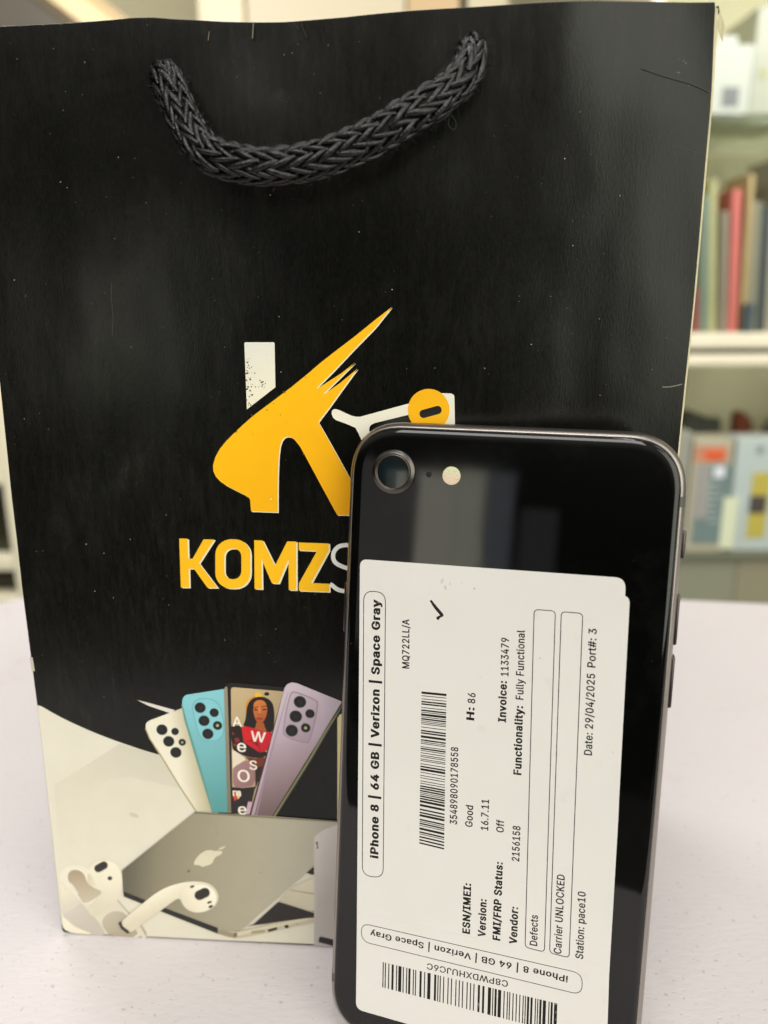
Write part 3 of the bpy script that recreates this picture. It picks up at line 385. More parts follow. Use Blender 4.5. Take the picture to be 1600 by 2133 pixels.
    bp = N.new('ShaderNodeBump'); bp.inputs['Strength'].default_value = 0.8; bp.inputs['Distance'].default_value = 0.0016
    L.new(h, bp.inputs['Height']); L.new(bp.outputs['Normal'], b.inputs['Normal'])
    pset(b, spec=0.30)
    return m

M_BAG = bag_mat()
M_INK = ink_mat('printing_ink', 0.36, 0.45, 0.96)
M_LABELINK = ink_mat('label_ink', 0.6, 0.2, 1.0, (0.50, 0.48, 0.45), 0.66, 0.30)
M_PAPER_RAW = simple('raw_paper_edge', srgb(205, 195, 160), 0.8, 0.25, 300, 0.4, 900)
M_PAPER_IN = simple('paper_inside', srgb(200, 195, 180), 0.85, 0.05, 60)

# ------------------------------------------------------------------ setting
def table_mat():
    m, t, b = nt('white_vinyl_table'); N = t.nodes; L = t.links
    tc = N.new('ShaderNodeTexCoord')
    def noi(scale, detail=3, rough=0.5, vec=None):
        n = N.new('ShaderNodeTexNoise'); n.inputs['Scale'].default_value = scale; n.inputs['Detail'].default_value = detail
        n.inputs['Roughness'].default_value = rough; L.new(vec or tc.outputs['Object'], n.inputs['Vector']); return n.outputs['Fac']
    def rmp(s, lo, hi, a=0.0, c=1.0):
        r = N.new('ShaderNodeMapRange'); r.inputs['From Min'].default_value = lo; r.inputs['From Max'].default_value = hi
        r.inputs['To Min'].default_value = a; r.inputs['To Max'].default_value = c; L.new(s, r.inputs['Value']); return r.outputs['Result']
    mp = N.new('ShaderNodeMapping'); mp.inputs['Rotation'].default_value = (0, 0, 0.5); mp.inputs['Scale'].default_value = (1, 2.2, 1)
    L.new(tc.outputs['Object'], mp.inputs['Vector'])
    base = N.new('ShaderNodeMix'); base.data_type = 'RGBA'
    base.inputs['A'].default_value = (0.645, 0.60, 0.615, 1); base.inputs['B'].default_value = (0.70, 0.655, 0.675, 1)
    L.new(noi(14, 5), base.inputs['Factor'])
    pit = rmp(noi(520, 1, 0.4, mp.outputs['Vector']), 0.70, 0.78)
    spk = rmp(noi(620, 1, 0.4), 0.70, 0.75)
    stain = N.new('ShaderNodeMath'); stain.operation = 'MULTIPLY'
    L.new(rmp(noi(26, 4, 0.6), 0.56, 0.72), stain.inputs[0]); L.new(rmp(noi(170, 5, 0.7), 0.45, 0.7), stain.inputs[1])
    m1 = N.new('ShaderNodeMix'); m1.data_type = 'RGBA'; m1.inputs['B'].default_value = (0.40, 0.33, 0.27, 1)
    ms = N.new('ShaderNodeMath'); ms.operation = 'MULTIPLY'; ms.inputs[1].default_value = 0.32; L.new(stain.outputs[0], ms.inputs[0])
    L.new(ms.outputs[0], m1.inputs['Factor']); L.new(base.outputs['Result'], m1.inputs['A'])
    m2 = N.new('ShaderNodeMix'); m2.data_type = 'RGBA'; m2.inputs['B'].default_value = (0.28, 0.22, 0.18, 1)
    ms2 = N.new('ShaderNodeMath'); ms2.operation = 'MULTIPLY'; ms2.inputs[1].default_value = 0.36; L.new(spk, ms2.inputs[0])
    L.new(ms2.outputs[0], m2.inputs['Factor']); L.new(m1.outputs['Result'], m2.inputs['A'])
    L.new(m2.outputs['Result'], b.inputs['Base Color'])
    sub = N.new('ShaderNodeMath'); sub.operation = 'SUBTRACT'
    wk = N.new('ShaderNodeMath'); wk.operation = 'MULTIPLY'; wk.inputs[1].default_value = 0.4
    L.new(noi(300, 3, 0.5, mp.outputs['Vector']), wk.inputs[0])
    L.new(wk.outputs[0], sub.inputs[0]); L.new(pit, sub.inputs[1])
    bp = N.new('ShaderNodeBump'); bp.inputs['Strength'].default_value = 0.45; bp.inputs['Distance'].default_value = 0.0007
    L.new(sub.outputs[0], bp.inputs['Height']); L.new(bp.outputs['Normal'], b.inputs['Normal'])
    pset(b, rough=0.48, spec=0.4)
    return m

M_TABLE = table_mat()
M_TABLE_LEG = simple('white_painted_leg', (0.6, 0.58, 0.56), 0.5)
tb = tag(empty('table', loc=(0, 0, 0)), 'white speckled table top that carries the black bag and the phone', 'table')
bm = bmesh.new()
top = [(-0.62, 0.0), (0.70, 0.0), (0.70, 0.345), (0.205, 0.396), (0.161, 0.402), (-0.10, 0.428), (-0.165, 0.430), (-0.2029, 0.4152), (-0.2094, 0.4033), (-0.30, 0.24)]
tv = [bm.verts.new((x, y, 0)) for x, y in top]; bvv = [bm.verts.new((x, y, -0.028)) for x, y in top]
bm.faces.new(tv); bm.faces.new(list(reversed(bvv)))
for i in range(len(top)):
    j = (i+1) % len(top); bm.faces.new((tv[j], tv[i], bvv[i], bvv[j]))
bmesh.ops.bevel(bm, geom=[e for e in bm.edges if all(abs(v.co.z) < 1e-6 for v in e.verts)], offset=0.004, segments=3, affect='EDGES')
from_bm('table_top', bm, M_TABLE, tb)
for x, y in ((-0.22, 0.07), (0.62, 0.07), (0.62, 0.30), (-0.17, 0.36)):
    box_obj('leg', x-0.02, x+0.02, y-0.02, y+0.02, -0.75, -0.0285, M_TABLE_LEG, tb, 0.002)

M_FLOOR = simple('floor_tiles', (0.12, 0.115, 0.10), 0.4, 0.1, 8)
M_WALL = simple('olive_cream_wall', srgb(212, 204, 170), 0.7, 0.03, 6)
tag(box_obj('floor', -4, 4, -3, 2.6, -0.80, -0.7501, M_FLOOR), kind='structure')
tag(box_obj('wall', -4, 4, 2.3, 2.4, -0.75, 2.6, M_WALL), kind='structure')

# ------------------------------------------------------------------ display cabinet at the right
M_CREAM = simple('cream_lacquer', srgb(240, 232, 205), 0.4, 0.03, 20)
M_OLIVE = simple('olive_back_panel', srgb(205, 203, 168), 0.6, 0.10, 9)
M_BASEP = simple('olive_grey_panel', srgb(150, 150, 128), 0.5, 0.08, 7)
M_GAP = simple('dark_gap', (0.02, 0.02, 0.012), 0.6, 0)
def glass_mat(name, tint, rough=0.02):
    m, t, b = nt(name); pset(b, col=tint, rough=rough, trans=1.0, ior=1.45); return m
M_GLASS = glass_mat('shelf_glass', (0.80, 0.92, 0.85))
M_GREY = simple('grey_shelf_lip', srgb(115, 118, 100), 0.5)

CY = 1.5                                      # front plane of the cabinet
cab = tag(empty('display_cabinet', loc=(0.75, CY, -0.75)), 'cream framed shop display cabinet with glass shelf holding boxes', 'cabinet')
def kid(name, x0, x1, y0, y1, z0, z1, mat, parent, bev=0.0):
    l = parent.location
    return box_obj(name, x0-l.x, x1-l.x, y0-l.y, y1-l.y, z0-l.z, z1-l.z, mat, parent, bev)
XL, XR = at(1330, 700, CY).x, at(1830, 700, CY).x
def zc(py, Y=CY): return at(1500, py, Y).z
kid('back_panel', XL, XR, CY+0.36, CY+0.38, -0.75, 1.25, M_OLIVE, cab)
kid('side_panel', XL-0.02, XL, CY, CY+0.38, -0.75, 1.25, M_CREAM, cab)
kid('side_panel', XR, XR+0.02, CY, CY+0.38, -0.75, 1.25, M_CREAM, cab)
kid('rail', XL, XR, CY-0.012, CY+0.14, zc(725.5), zc(694), M_CREAM, cab, 0.004)
kid('rail', XL, XR, CY-0.012, CY+0.03, zc(762), zc(737.5), M_CREAM, cab, 0.004)
kid('shadow_gap', XL, XR, CY+0.022, CY+0.03, zc(737.5)+0.0005, zc(725.5)-0.0005, M_GAP, cab)
gs = kid('glass_shelf', XL, XR, CY, CY+0.34, zc(250), zc(237), M_GLASS, cab, 0.001)
kid('shelf', XL, XR, CY-0.004, CY+0.355, zc(1164), zc(1152), M_GREY, cab, 0.002)
kid('base_panel', XL, at(1535, 1200, CY).x, CY+0.006, CY+0.03, -0.75, zc(1164)-0.0005, M_BASEP, cab)
kid('base_panel', at(1537, 1200, CY).x, XR, CY+0.006, CY+0.03, -0.75, zc(1164)-0.0005, simple('olive_grey_panel_warm', srgb(156, 150, 125), 0.5, 0.06, 7), cab)
kid('top_panel', XL, XR, CY, CY+0.36, 1.25, 1.27, M_CREAM, cab)

# goods on the shelves -------------------------------------------------
def carton(name, px0, px1, py_top, z_base, depth, mat, label, Y=CY+0.02, group=None, cat='box'):
    x0, x1 = at(px0, py_top, Y).x, at(px1, py_top, Y).x; z1 = at((px0+px1)/2, py_top, Y).z
    e = tag(empty(name, loc=((x0+x1)/2, Y, z_base)), label, cat, group)
    kid('carton_body', x0, x1, Y, Y+depth, z_base, z1, mat, e, 0.002)
    return e, Y
def patch(name, e, Y, px0, px1, py0, py1, mat, off=0.0012, shape=None):
    a = at(px0, py0, Y); c = at(px1, py1, Y)
    return kid(name, min(a.x, c.x), max(a.x, c.x), Y-off, Y-0.0003, min(a.z, c.z), max(a.z, c.z), mat, e, 0.0002)

z1s = zc(237)+0.0005
M_WBOX = simple('white_gloss_carton', srgb(180, 186, 172), 0.35, 0.03, 12)
M_WBOX2 = simple('greenish_white_carton', srgb(168, 172, 152), 0.35, 0.12, 14)
e, Y = carton('watch_carton', 1478, 1574, 92, z1s, 0.15, M_WBOX, 'white carton with hang tab and small dark square, on glass shelf')
xa = at(1500, 80, Y)
kid('hang_tab', at(1500, 80, Y).x, at(1543, 80, Y).x, Y+0.01, Y+0.014, at(1500, 92, Y).z+0.0003, at(1500, 70, Y).z, M_WBOX, e, 0.001)
patch('printed_square', e, Y, 1506, 1536, 182, 222, simple('grey_print', srgb(105, 110, 108), 0.4, 0.15, 60))
e, Y = carton('tall_carton', 1582, 1690, 12, z1s, 0.15, M_WBOX2, 'taller greenish white carton at the end of the glass shelf', Y=CY+0.05)
patch('printed_mark', e, Y, 1584, 1596, 140, 165, simple('olive_print', srgb(160, 165, 115), 0.4, 0.1, 60))

zr = zc(694)+0.0005
SL = [  # slim cases standing on the rail: x left, x right at foot, top py, tilt, colour, label
    ('red', 1444, 1457, 600, -0.1, (136, 74, 68), 'dark red slim case standing half hidden beside the bag edge'),
    ('teal', 1459, 1475, 405, -0.09, (112, 130, 112), 'grey green slim case standing between dark red and lime cases'),
    ('lime', 1477, 1491, 374, -0.095, (172, 172, 122), 'lime yellow slim case standing on the cream rail'),
    ('brown', 1499, 1513, 440, -0.085, (140, 132, 112), 'brown grey slim case standing left of the coral case'),
    ('coral', 1517, 1535, 394, -0.075, (200, 108, 98), 'coral red slim case standing in the middle of the row'),
    ('ochre', 1541, 1553, 362, -0.052, (176, 156, 108), 'tall ochre slim case leaning in the row, right of coral case'),
    ('grey', 1556, 1573, 420, -0.06, (132, 132, 110), 'olive grey slim case standing between ochre and navy cases'),
    ('navy', 1575, 1589, 430, -0.05, (62, 72, 74), 'dark navy slim case standing near the end of the row'),
    ('pale', 1592, 1625, 330, -0.06, (150, 145, 125), 'pale beige wide case at the end of the row'),
]
for nm, a, c, top_, tilt, colr, lab in SL:
    Yb = CY+0.02
    x0, x1 = at(a, 693, Yb).x, at(c, 693, Yb).x; zt = at(a, top_, Yb).z
    bm = bmesh.new(); add_box(bm, 0.0, x1-x0, 0, 0.11, 0, zt-zr, 0.0015)
    for v in bm.verts: v.co.x += v.co.z*tilt
    me = bpy.data.meshes.new('slim_case'); bm.to_mesh(me); bm.free()
    o = link_mesh('slim_case', me, simple('case_'+nm, srgb(*colr), 0.4, 0.12, 25))
    o.location = (x0, Yb, zr); tag(o, lab, 'phone case', 'slim cases standing on the cream rail')
e, Y = carton('small_blue_box', 1557, 1574, 632, zr, 0.02, simple('blue_card', srgb(60, 78, 84), 0.5, 0.1, 30), 'small dark blue box in front of the olive grey case', Y=CY-0.002)

zs = zc(1152)+0.0005
M_CLEAR = simple('pale_pink_carton', srgb(190, 184, 160), 0.35, 0.05, 12)
M_LINES = simple('pale_line_print', srgb(186, 196, 192), 0.3, 0.05, 30)
e, Y = carton('phone_carton', 1447, 1531, 915, zs, 0.07, M_CLEAR, 'phone case carton with orange header and blue grey picture', Y=CY+0.01)
patch('orange_header', e, Y, 1449, 1514, 929, 962, simple('orange_print', srgb(208, 142, 110), 0.4, 0.2, 40))
patch('orange_spot', e, Y, 1470, 1506, 938, 958, simple('vivid_orange_print', srgb(232, 98, 56), 0.4, 0.08, 40), 0.0018)
patch('picture', e, Y, 1455, 1510, 968, 1132, simple('blue_grey_print', srgb(122, 142, 140), 0.3, 0.16, 22))
patch('picture_edge', e, Y, 1452, 1470, 970, 1080, simple('lilac_print', srgb(168, 165, 160), 0.3, 0.15, 90), 0.0018)
patch('pen_stripe', e, Y, 1508, 1526, 1036, 1142, simple('pale_lime_print', srgb(232, 238, 205), 0.3, 0.03, 20), 0.0024)
for i_ in range(7):
    patch('printed_line', e, Y, 1472, 1472+random.choice((18, 22, 26, 30)), 1006+i_*13, 1009+i_*13, M_LINES, 0.0021)
patch('white_dot', e, Y, 1488, 1508, 972, 994, simple('white_print', srgb(240, 245, 252), 0.3, 0.0), 0.0024)
e, Y = carton('watch_carton', 1538, 1660, 913, zs, 0.06, simple('pale_blue_carton', srgb(196, 208, 204), 0.35, 0.06, 10), 'pale blue watch carton picturing a dark watch on yellow strap', Y=CY+0.015)
M_YEL = simple('yellow_strap_print', srgb(200, 186, 85), 0.4, 0.06, 30)
patch('printed_strap', e, Y, 1569, 1591, 984, 1120, M_YEL)
patch('printed_watch', e, Y, 1563, 1593, 1032, 1069, simple('dark_watch_print', srgb(84, 76, 72), 0.4, 0.08, 30), 0.002)
patch('printed_emblem', e, Y, 1577, 1590, 929, 945, simple('grey_emblem', srgb(148, 158, 155), 0.4, 0.05), 0.0012)
e, Y = carton('grey_carton', 1410, 1444, 900, zs, 0.06, simple('silver_grey_carton', srgb(160, 160, 148), 0.4, 0.06, 12), 'silver grey carton half hidden behind the bag edge', Y=CY+0.012)
zz = at(1500, 912, CY+0.14).z
def pouch(name, px0, px1, py0, py1, mat, label):
    Yp = CY+0.2
    a, c = at(px0, py1, Yp), at(px1, py0, Yp)
    bm = bmesh.new(); add_box(bm, a.x, c.x, Yp, Yp+0.06, zs, c.z, 0.02, 3)
    for v in bm.verts:
        v.co.z += 0.012*math.sin(v.co.x*60)*(v.co.z-zs)/(c.z-zs)
    o = from_bm(name, bm, mat, None, True); tag(o, label, 'pouch')
pouch('pouch', 1400, 1512, 866, 1100, simple('charcoal_cloth', srgb(72, 74, 66), 0.8, 0.2, 30), 'charcoal pouch behind the orange topped carton')
pouch('pouch', 1514, 1578, 862, 1100, simple('rust_cloth', srgb(140, 78, 55), 0.8, 0.2, 30), 'rust red pouch behind the two cartons')
pouch('pouch', 1582, 1680, 885, 1100, simple('grey_green_cloth', srgb(105, 105, 92), 0.8, 0.2, 30), 'grey green pouch behind the watch carton')

# ------------------------------------------------------------------ left: glazed cabinet frame
LY = 1.25
lc = tag(empty('glazed_cabinet', loc=(-0.78, LY, -0.75)), 'cream framed cabinet with dark glass panes left of the bag', 'cabinet')
def zl(py): return at(20, py, LY).z
def xl(px, py=1000): return at(px, py, LY).x
M_DARKGLASS = simple('dark_glass_pane', (0.035, 0.033, 0.018), 0.15, 0.1, 6)
kid('post', xl(3), xl(62), LY, LY+0.04, -0.75, zl(700), M_CREAM, lc, 0.003)
kid('rail', xl(-160), xl(3)-0.0005, LY, LY+0.04, zl(1190), zl(1163), M_CREAM, lc, 0.003)
kid('rail', xl(-160), xl(3)-0.0005, LY, LY+0.04, zl(1010), zl(700), M_CREAM, lc, 0.003)
kid('rail', xl(-160), xl(3)-0.0005, LY, LY+0.04, -0.75, zl(1243), M_CREAM, lc, 0.003)
kid('post', xl(-200), xl(-160)-0.0005, LY, LY+0.04, -0.75, zl(700), M_CREAM, lc, 0.003)
kid('pane', xl(-160), xl(3), LY+0.045, LY+0.05, -0.75, zl(700), M_DARKGLASS, lc)
kid('side_panel', xl(62)+0.0005, xl(150), LY+0.05, LY+0.4, -0.75, zl(700), simple('pale_side_panel', srgb(212, 205, 175), 0.5, 0.05, 8), lc)

# ------------------------------------------------------------------ top: cream cupboard and leaning board
TY = 1.8
cu = tag(empty('cupboard', loc=(0.0, TY, -0.75)), 'tall cream cupboard with plain doors behind the bag top', 'cupboard')
def xt(px): return at(px, 20, TY).x
M_C1 = simple('cream_stile', srgb(236, 222, 188), 0.45, 0.02, 10)
M_C2 = simple('cream_door', srgb(215, 202, 172), 0.45, 0.05, 5)
M_TAN = simple('tan_edge', srgb(210, 180, 135), 0.5, 0.05, 10)
kid('stile', xt(412), xt(508), TY, TY+0.4, -0.75, 1.5, M_C1, cu, 0.003)
kid('door', xt(512), xt(845), TY+0.004, TY+0.03, -0.70, 1.5, M_C2, cu, 0.003)
kid('stile', xt(848), xt(958), TY+0.001, TY+0.4, -0.75, 1.5, M_TAN, cu, 0.003)
kid('door_gap', xt(958)+0.0005, xt(974)-0.0005, TY+0.02, TY+0.4, -0.75, 1.5, M_GAP, cu)
kid('door', xt(974), xt(1060), TY, TY+0.03, -0.70, 1.5, M_C2, cu, 0.003)
kid('carcass', xt(512), xt(1060), TY+0.405, TY+0.42, -0.75, 1.5, M_C2, cu)
lb = tag(empty('leaning_board', loc=(-0.95, 1.6, 0.4)), 'dark panel in slanting cream frame at top corner', 'panel')
BY = 1.6
A = [at(97, -8, BY), at(172, 50, BY), at(340, 190, BY)]
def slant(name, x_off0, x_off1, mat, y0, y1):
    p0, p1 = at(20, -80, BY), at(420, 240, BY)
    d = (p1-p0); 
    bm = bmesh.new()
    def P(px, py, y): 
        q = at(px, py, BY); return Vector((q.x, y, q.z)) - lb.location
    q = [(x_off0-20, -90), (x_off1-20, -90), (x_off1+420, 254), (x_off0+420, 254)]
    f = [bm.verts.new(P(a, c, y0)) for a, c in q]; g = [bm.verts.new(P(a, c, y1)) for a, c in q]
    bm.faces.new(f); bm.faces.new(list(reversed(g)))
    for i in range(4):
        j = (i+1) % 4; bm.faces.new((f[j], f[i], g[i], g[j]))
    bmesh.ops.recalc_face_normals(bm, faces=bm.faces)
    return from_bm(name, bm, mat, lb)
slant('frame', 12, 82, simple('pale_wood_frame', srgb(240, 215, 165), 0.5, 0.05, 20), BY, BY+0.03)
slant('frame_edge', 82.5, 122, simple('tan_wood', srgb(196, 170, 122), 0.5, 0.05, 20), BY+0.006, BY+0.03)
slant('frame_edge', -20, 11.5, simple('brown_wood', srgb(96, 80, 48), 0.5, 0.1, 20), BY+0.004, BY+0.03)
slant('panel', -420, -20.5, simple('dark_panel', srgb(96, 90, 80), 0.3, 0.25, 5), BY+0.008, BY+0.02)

# ------------------------------------------------------------------ paper bag
bag = tag(empty('shopping_bag', BAG.mat), 'black paper gift bag with gold K logo and black rope handle', 'bag')
# outline of the front in its own plane, a little bowed and dented like the real one
def edge_pts(pts): return [BAG.uv(*p) for p in pts]
Ledge = edge_pts([(129, 1934), (110, 1757), (79, 1479), (47, 1231), (35, 1122), (24.7, 1037), (12.6, 919), (0, 798), (-46, 400), (-86, 62)])
Redge = edge_pts([(1327, 2004), (1412.6, 941), (1425.6, 812), (1444, 641), (1457, 495), (1469, 349), (1480, 230), (1485, 164), (1491, 50), (1493, 14), (1486, 2.5)])
Tedge = edge_pts([(-86, 62), (0, 59), (100, 52), (175, 46.5), (225, 43), (270, 39), (320, 38), (360, 41), (400, 42), (460, 44), (587, 44), (650, 41), (719, 37.5), (790, 31), (865, 24), (930, 19), (1000, 15), (1110, 9), (1225, 4.5), (1360, 2), (1486, 2.5)])
def interp(E, key, val):
    if (E[0][key]-E[-1][key]) > 0: E = E[::-1]
    if val <= E[0][key]: return E[0][1-key]
    for a, c in zip(E, E[1:]):
        if a[key] <= val <= c[key]: return a[1-key] + (c[1-key]-a[1-key])*(val-a[key])/(max(1e-9, c[key]-a[key]))
    return E[-1][1-key]
def dent(u, v):
    """how far the top of the sheet bows in and out (metres)"""
    t = max(0.0, min(1.0, (v-0.193)/0.021)); t = t*t*(3-2*t)
    return t*(0.0005*math.sin(u*70+0.6) + 0.0004*math.sin(u*160+1.0))
NU, NV = 110, 150
bm = bmesh.new(); grid = []
for j in range(NV+1):
    row = []
    for i in range(NU+1):
        s, t = i/NU, j/NV
        v = 0.0005+0.00195*t*10 if t < 0.1 else 0.02+(BH-0.02)*(t-0.1)/0.9
        tt_ = v/BH
        ul = interp(Ledge, 1, min(v, 0.2135)); ur = interp(Redge, 1, min(v, 0.2140))
        rc = 0.0017
        if v < rc:
            c_ = rc - math.sqrt(max(0, rc*rc-(rc-v)**2)); ul += c_; ur -= c_
        u = ul + (ur-ul)*s
        vt = interp(Tedge, 0, u)
        vv = tt_*(BH + (vt-BH)*tt_**5)
        row.append(bm.verts.new((u, -dent(u, vv), vv)))
    grid.append(row)
for j in range(NV):
    for i in range(NU): bm.faces.new((grid[j][i], grid[j][i+1], grid[j+1][i+1], grid[j+1][i]))
grid_top = [tuple(v.co) for v in grid[-1]]
front = from_bm('front_panel', bm, M_BAG, bag, True)
# turned-over hem along the mouth of the bag
bm = bmesh.new(); rows = []
for i in range(NU+1):
    v_ = grid_top[i]
    rows.append([bm.verts.new((v_[0], v_[1]+y, v_[2]+z)) for y, z in ((0.00002, -0.00002), (0.00012, 0.00012), (0.0003, 0.00018), (0.0005, 0.0001), (0.0007, -0.0008), (0.0007, -0.02))])
for a, c in zip(rows, rows[1:]):
    for i in range(5): bm.faces.new((a[i], c[i], c[i+1], a[i+1]))
from_bm('hem', bm, M_BAG, bag, True)

# worn white fold down the right edge, paper rim on the top, side gussets and back
def strip(name, pts_a, pts_b, mat, thick=0.0003):
    bm = bmesh.new()
    A_ = [bm.verts.new(p) for p in pts_a]; B_ = [bm.verts.new(p) for p in pts_b]
    for i in range(len(A_)-1): bm.faces.new((A_[i], B_[i], B_[i+1], A_[i+1]))
    o = from_bm(name, bm, mat, bag, True)
    return o
vsR = [0.0008 + (0.2137-0.0008)*i/60 for i in range(61)]
def wr(v): return 0.00042 + 0.00012*noise.noise(Vector((v*160, 3, 0))) + (0.00028 if v > 0.195 else 0.0)*(v-0.195)/0.02
bm = bmesh.new(); rows = []
for v in vsR:
    u = interp(Redge, 1, v); w = wr(v); d = -dent(u, v)
    rows.append([bm.verts.new((u+a*w, d+c, v)) for a, c in ((-0.10, -0.00004), (0.35, -0.00008), (0.8, 0.0001), (1.0, 0.0005), (1.0, 0.0012))])
for a, c in zip(rows, rows[1:]):
    for i in range(4): bm.faces.new((a[i], a[i+1], c[i+1], c[i]))
from_bm('worn_fold', bm, M_PAPER_RAW, bag, True)['label'] = 'white worn paper fold down the side of the bag'
bm = bmesh.new(); rows = []
for i in range(61):
    v = 0.0008 + 0.2133*i/60; u = interp(Redge, 1, v) + wr(v)
    fl = max(0, (v-0.19)/0.034)**2
    rows.append([bm.verts.new((u + dx + ex_*fl, 0.0013 + y, v - dz*fl)) for dx, ex_, y, dz in ((0, 0, 0, 0), (0.0006, 0.0010, 0.003, 0.0004), (0.0012, 0.0019, 0.006, 0.0008), (0.0004, 0.0008, 0.010, 0.001), (-0.006, 0, 0.022, 0), (-0.012, 0, 0.036, 0), (-0.004, 0, 0.058, 0), (-0.001, 0, 0.072, 0))])
for a, c in zip(rows, rows[1:]):
    for i in range(7): bm.faces.new((a[i], a[i+1], c[i+1], c[i]))
gus = from_bm('side_gusset', bm, simple('black_gusset_paper', (0.02, 0.02, 0.018), 0.4, 0.3, 60), bag, True)
bm = bmesh.new(); rows = []
for i in range(8): pass
rimpts = []
for k in range(9):
    a = k/8*1.4; v = 0.0008+0.2133; u = interp(Redge, 1, v)+wr(v)
    rimpts.append((u + a*0.0022, 0.0013+a*0.0043, v-0.0006*a))
for p in rimpts:
    rows.append([bm.verts.new((p[0]+dx, p[1], p[2]+dz)) for dx, dz in ((-0.0002, 0.0001), (0.0003, 0.00025), (0.00055, -0.0006), (0.0004, -0.0035))])
for a, c in zip(rows, rows[1:]):
    for i in range(3): bm.faces.new((a[i], a[i+1], c[i+1], c[i]))
from_bm('torn_rim', bm, M_PAPER_RAW, bag, True)
bm = bmesh.new(); rows = []
for i in range(31):
    v = 0.0008 + 0.2125*i/30; u = interp(Ledge, 1, v)
    rows.append([bm.verts.new((u + dx, y, v)) for dx, y in ((0.0002, 0.0006), (0.005, 0.012), (0.012, 0.034), (0.012, 0.040), (0.004, 0.062), (0.001, BD))])
for a, c in zip(rows, rows[1:]):
    for i in range(5): bm.faces.new((a[i+1], a[i], c[i], c[i+1]))
from_bm('side_gusset', bm, simple('black_gusset_paper_left', (0.02, 0.02, 0.018), 0.4, 0.3, 60), bag, True)
box_obj('back_panel', 0.001, BW-0.001, BD, BD+0.0004, 0.0015, BH-0.004, M_BAG, bag)
box_obj('bottom_panel', 0.002, BW-0.002, 0.001, BD-0.0005, 0.0008, 0.0016, M_PAPER_IN, bag)

bm = bmesh.new(); rows = []  # strip along the foot, coloured dark to stand for the contact shadow
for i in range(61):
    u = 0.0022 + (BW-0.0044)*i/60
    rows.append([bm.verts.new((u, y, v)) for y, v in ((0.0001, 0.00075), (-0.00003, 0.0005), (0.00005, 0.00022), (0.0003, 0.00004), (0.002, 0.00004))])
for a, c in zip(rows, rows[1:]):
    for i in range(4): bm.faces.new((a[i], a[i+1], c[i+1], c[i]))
from_bm('bottom_shade_strip', bm, simple('contact_shade_brown', srgb(112, 98, 90), 0.7, 0.3, 200), bag, True)
M_HOLE = simple('handle_hole_shadow', (0.0008, 0.0008, 0.0008), 0.9, 0)
for hx, hy in ((342, 166), (986, 104)):
    q = BAG.uv(hx, hy); bm = bmesh.new()
    c_ = [bm.verts.new((q.x+0.0025*math.cos(t), -dent(q.x, q.y)-0.00008, q.y+0.0025*math.sin(t))) for t in [2*math.pi*i/32 for i in range(32)]]
    bm.faces.new(c_); from_bm('handle_hole', bm, M_HOLE, front)

# ---- printing on the front -------------------------------------------
GOLD = (240, 176, 22); GOLD2 = (232, 160, 10); OFFW = (236, 232, 214); EDGEW = (232, 228, 200)
lg = Print(BAG)
o3 = dict(sc=2.2857, off=(300, 600))
kshape = [(1180, 90), (1100, 152), (1000, 233), (925, 290), (850, 348), (775, 412), (700, 473), (600, 548), (520, 608), (470, 652), (430, 690), (392, 728), (362, 765), (340, 805), (329, 845), (331, 872), (342, 897), (362, 919), (390, 939), (430, 960), (475, 982), (500, 998), (506, 1010), (510, 1062), (637, 1067), (637, 980), (638, 900), (640, 840), (643, 790), (648, 752), (656, 728), (667, 713), (682, 707), (698, 709), (716, 720), (745, 757), (790, 840), (850, 952), (920, 1080), (985, 1081), (1078, 1084),
          (985, 915), (905, 770), (830, 638), (852, 608), (880, 572), (940, 488), (1016, 384), (930, 455), (855, 507), (858, 500), (930, 430), (1006, 354), (940, 405), (822, 481), (828, 470), (900, 398), (1000, 292), (1100, 190)]
lg.poly([(p[0]+5, p[1]+4) for p in kshape], EDGEW, 0, **o3)
lg.poly(kshape, (252, 188, 8), 1, col2=(238, 170, 14), ga=(600, 600), gb=(940, 1060), **o3)
lg.poly([(478, 262), (482, 258), (618, 258), (622, 262), (626, 472), (490, 578)], (228, 226, 214), 1, col2=(238, 232, 208), ga=(480, 300), gb=(600, 500), **o3)
# torn flecks on the white bar
for _ in range(60):
    x = 486 + abs(random.gauss(0, 22)); y = random.uniform(330, 560)
    if _ < 14: x, y = random.gauss(560, 14), random.gauss(460, 12)
    if x < 618 and y < 578-(x-490)*.78-5:
        r = random.uniform(1.2, 4.6); lg.poly(ell(x, y, r, r*random.uniform(.5, 1.2), random.uniform(0, 90), 7), (40, 36, 30), 3, **o3)
# small scuffs on the gold
for x, y, r in ((668, 495, 6), (585, 580, 4), (650, 604, 3), (440, 684, 5), (760, 790, 4), (605, 1005, 5), (770, 425, 3), (520, 608, 4)):
    lg.poly(ell(x, y, r*1.2, r*.6, random.uniform(0, 180), 8), (120, 80, 20) if y < 1000 else (240, 226, 170), 3, **o3)
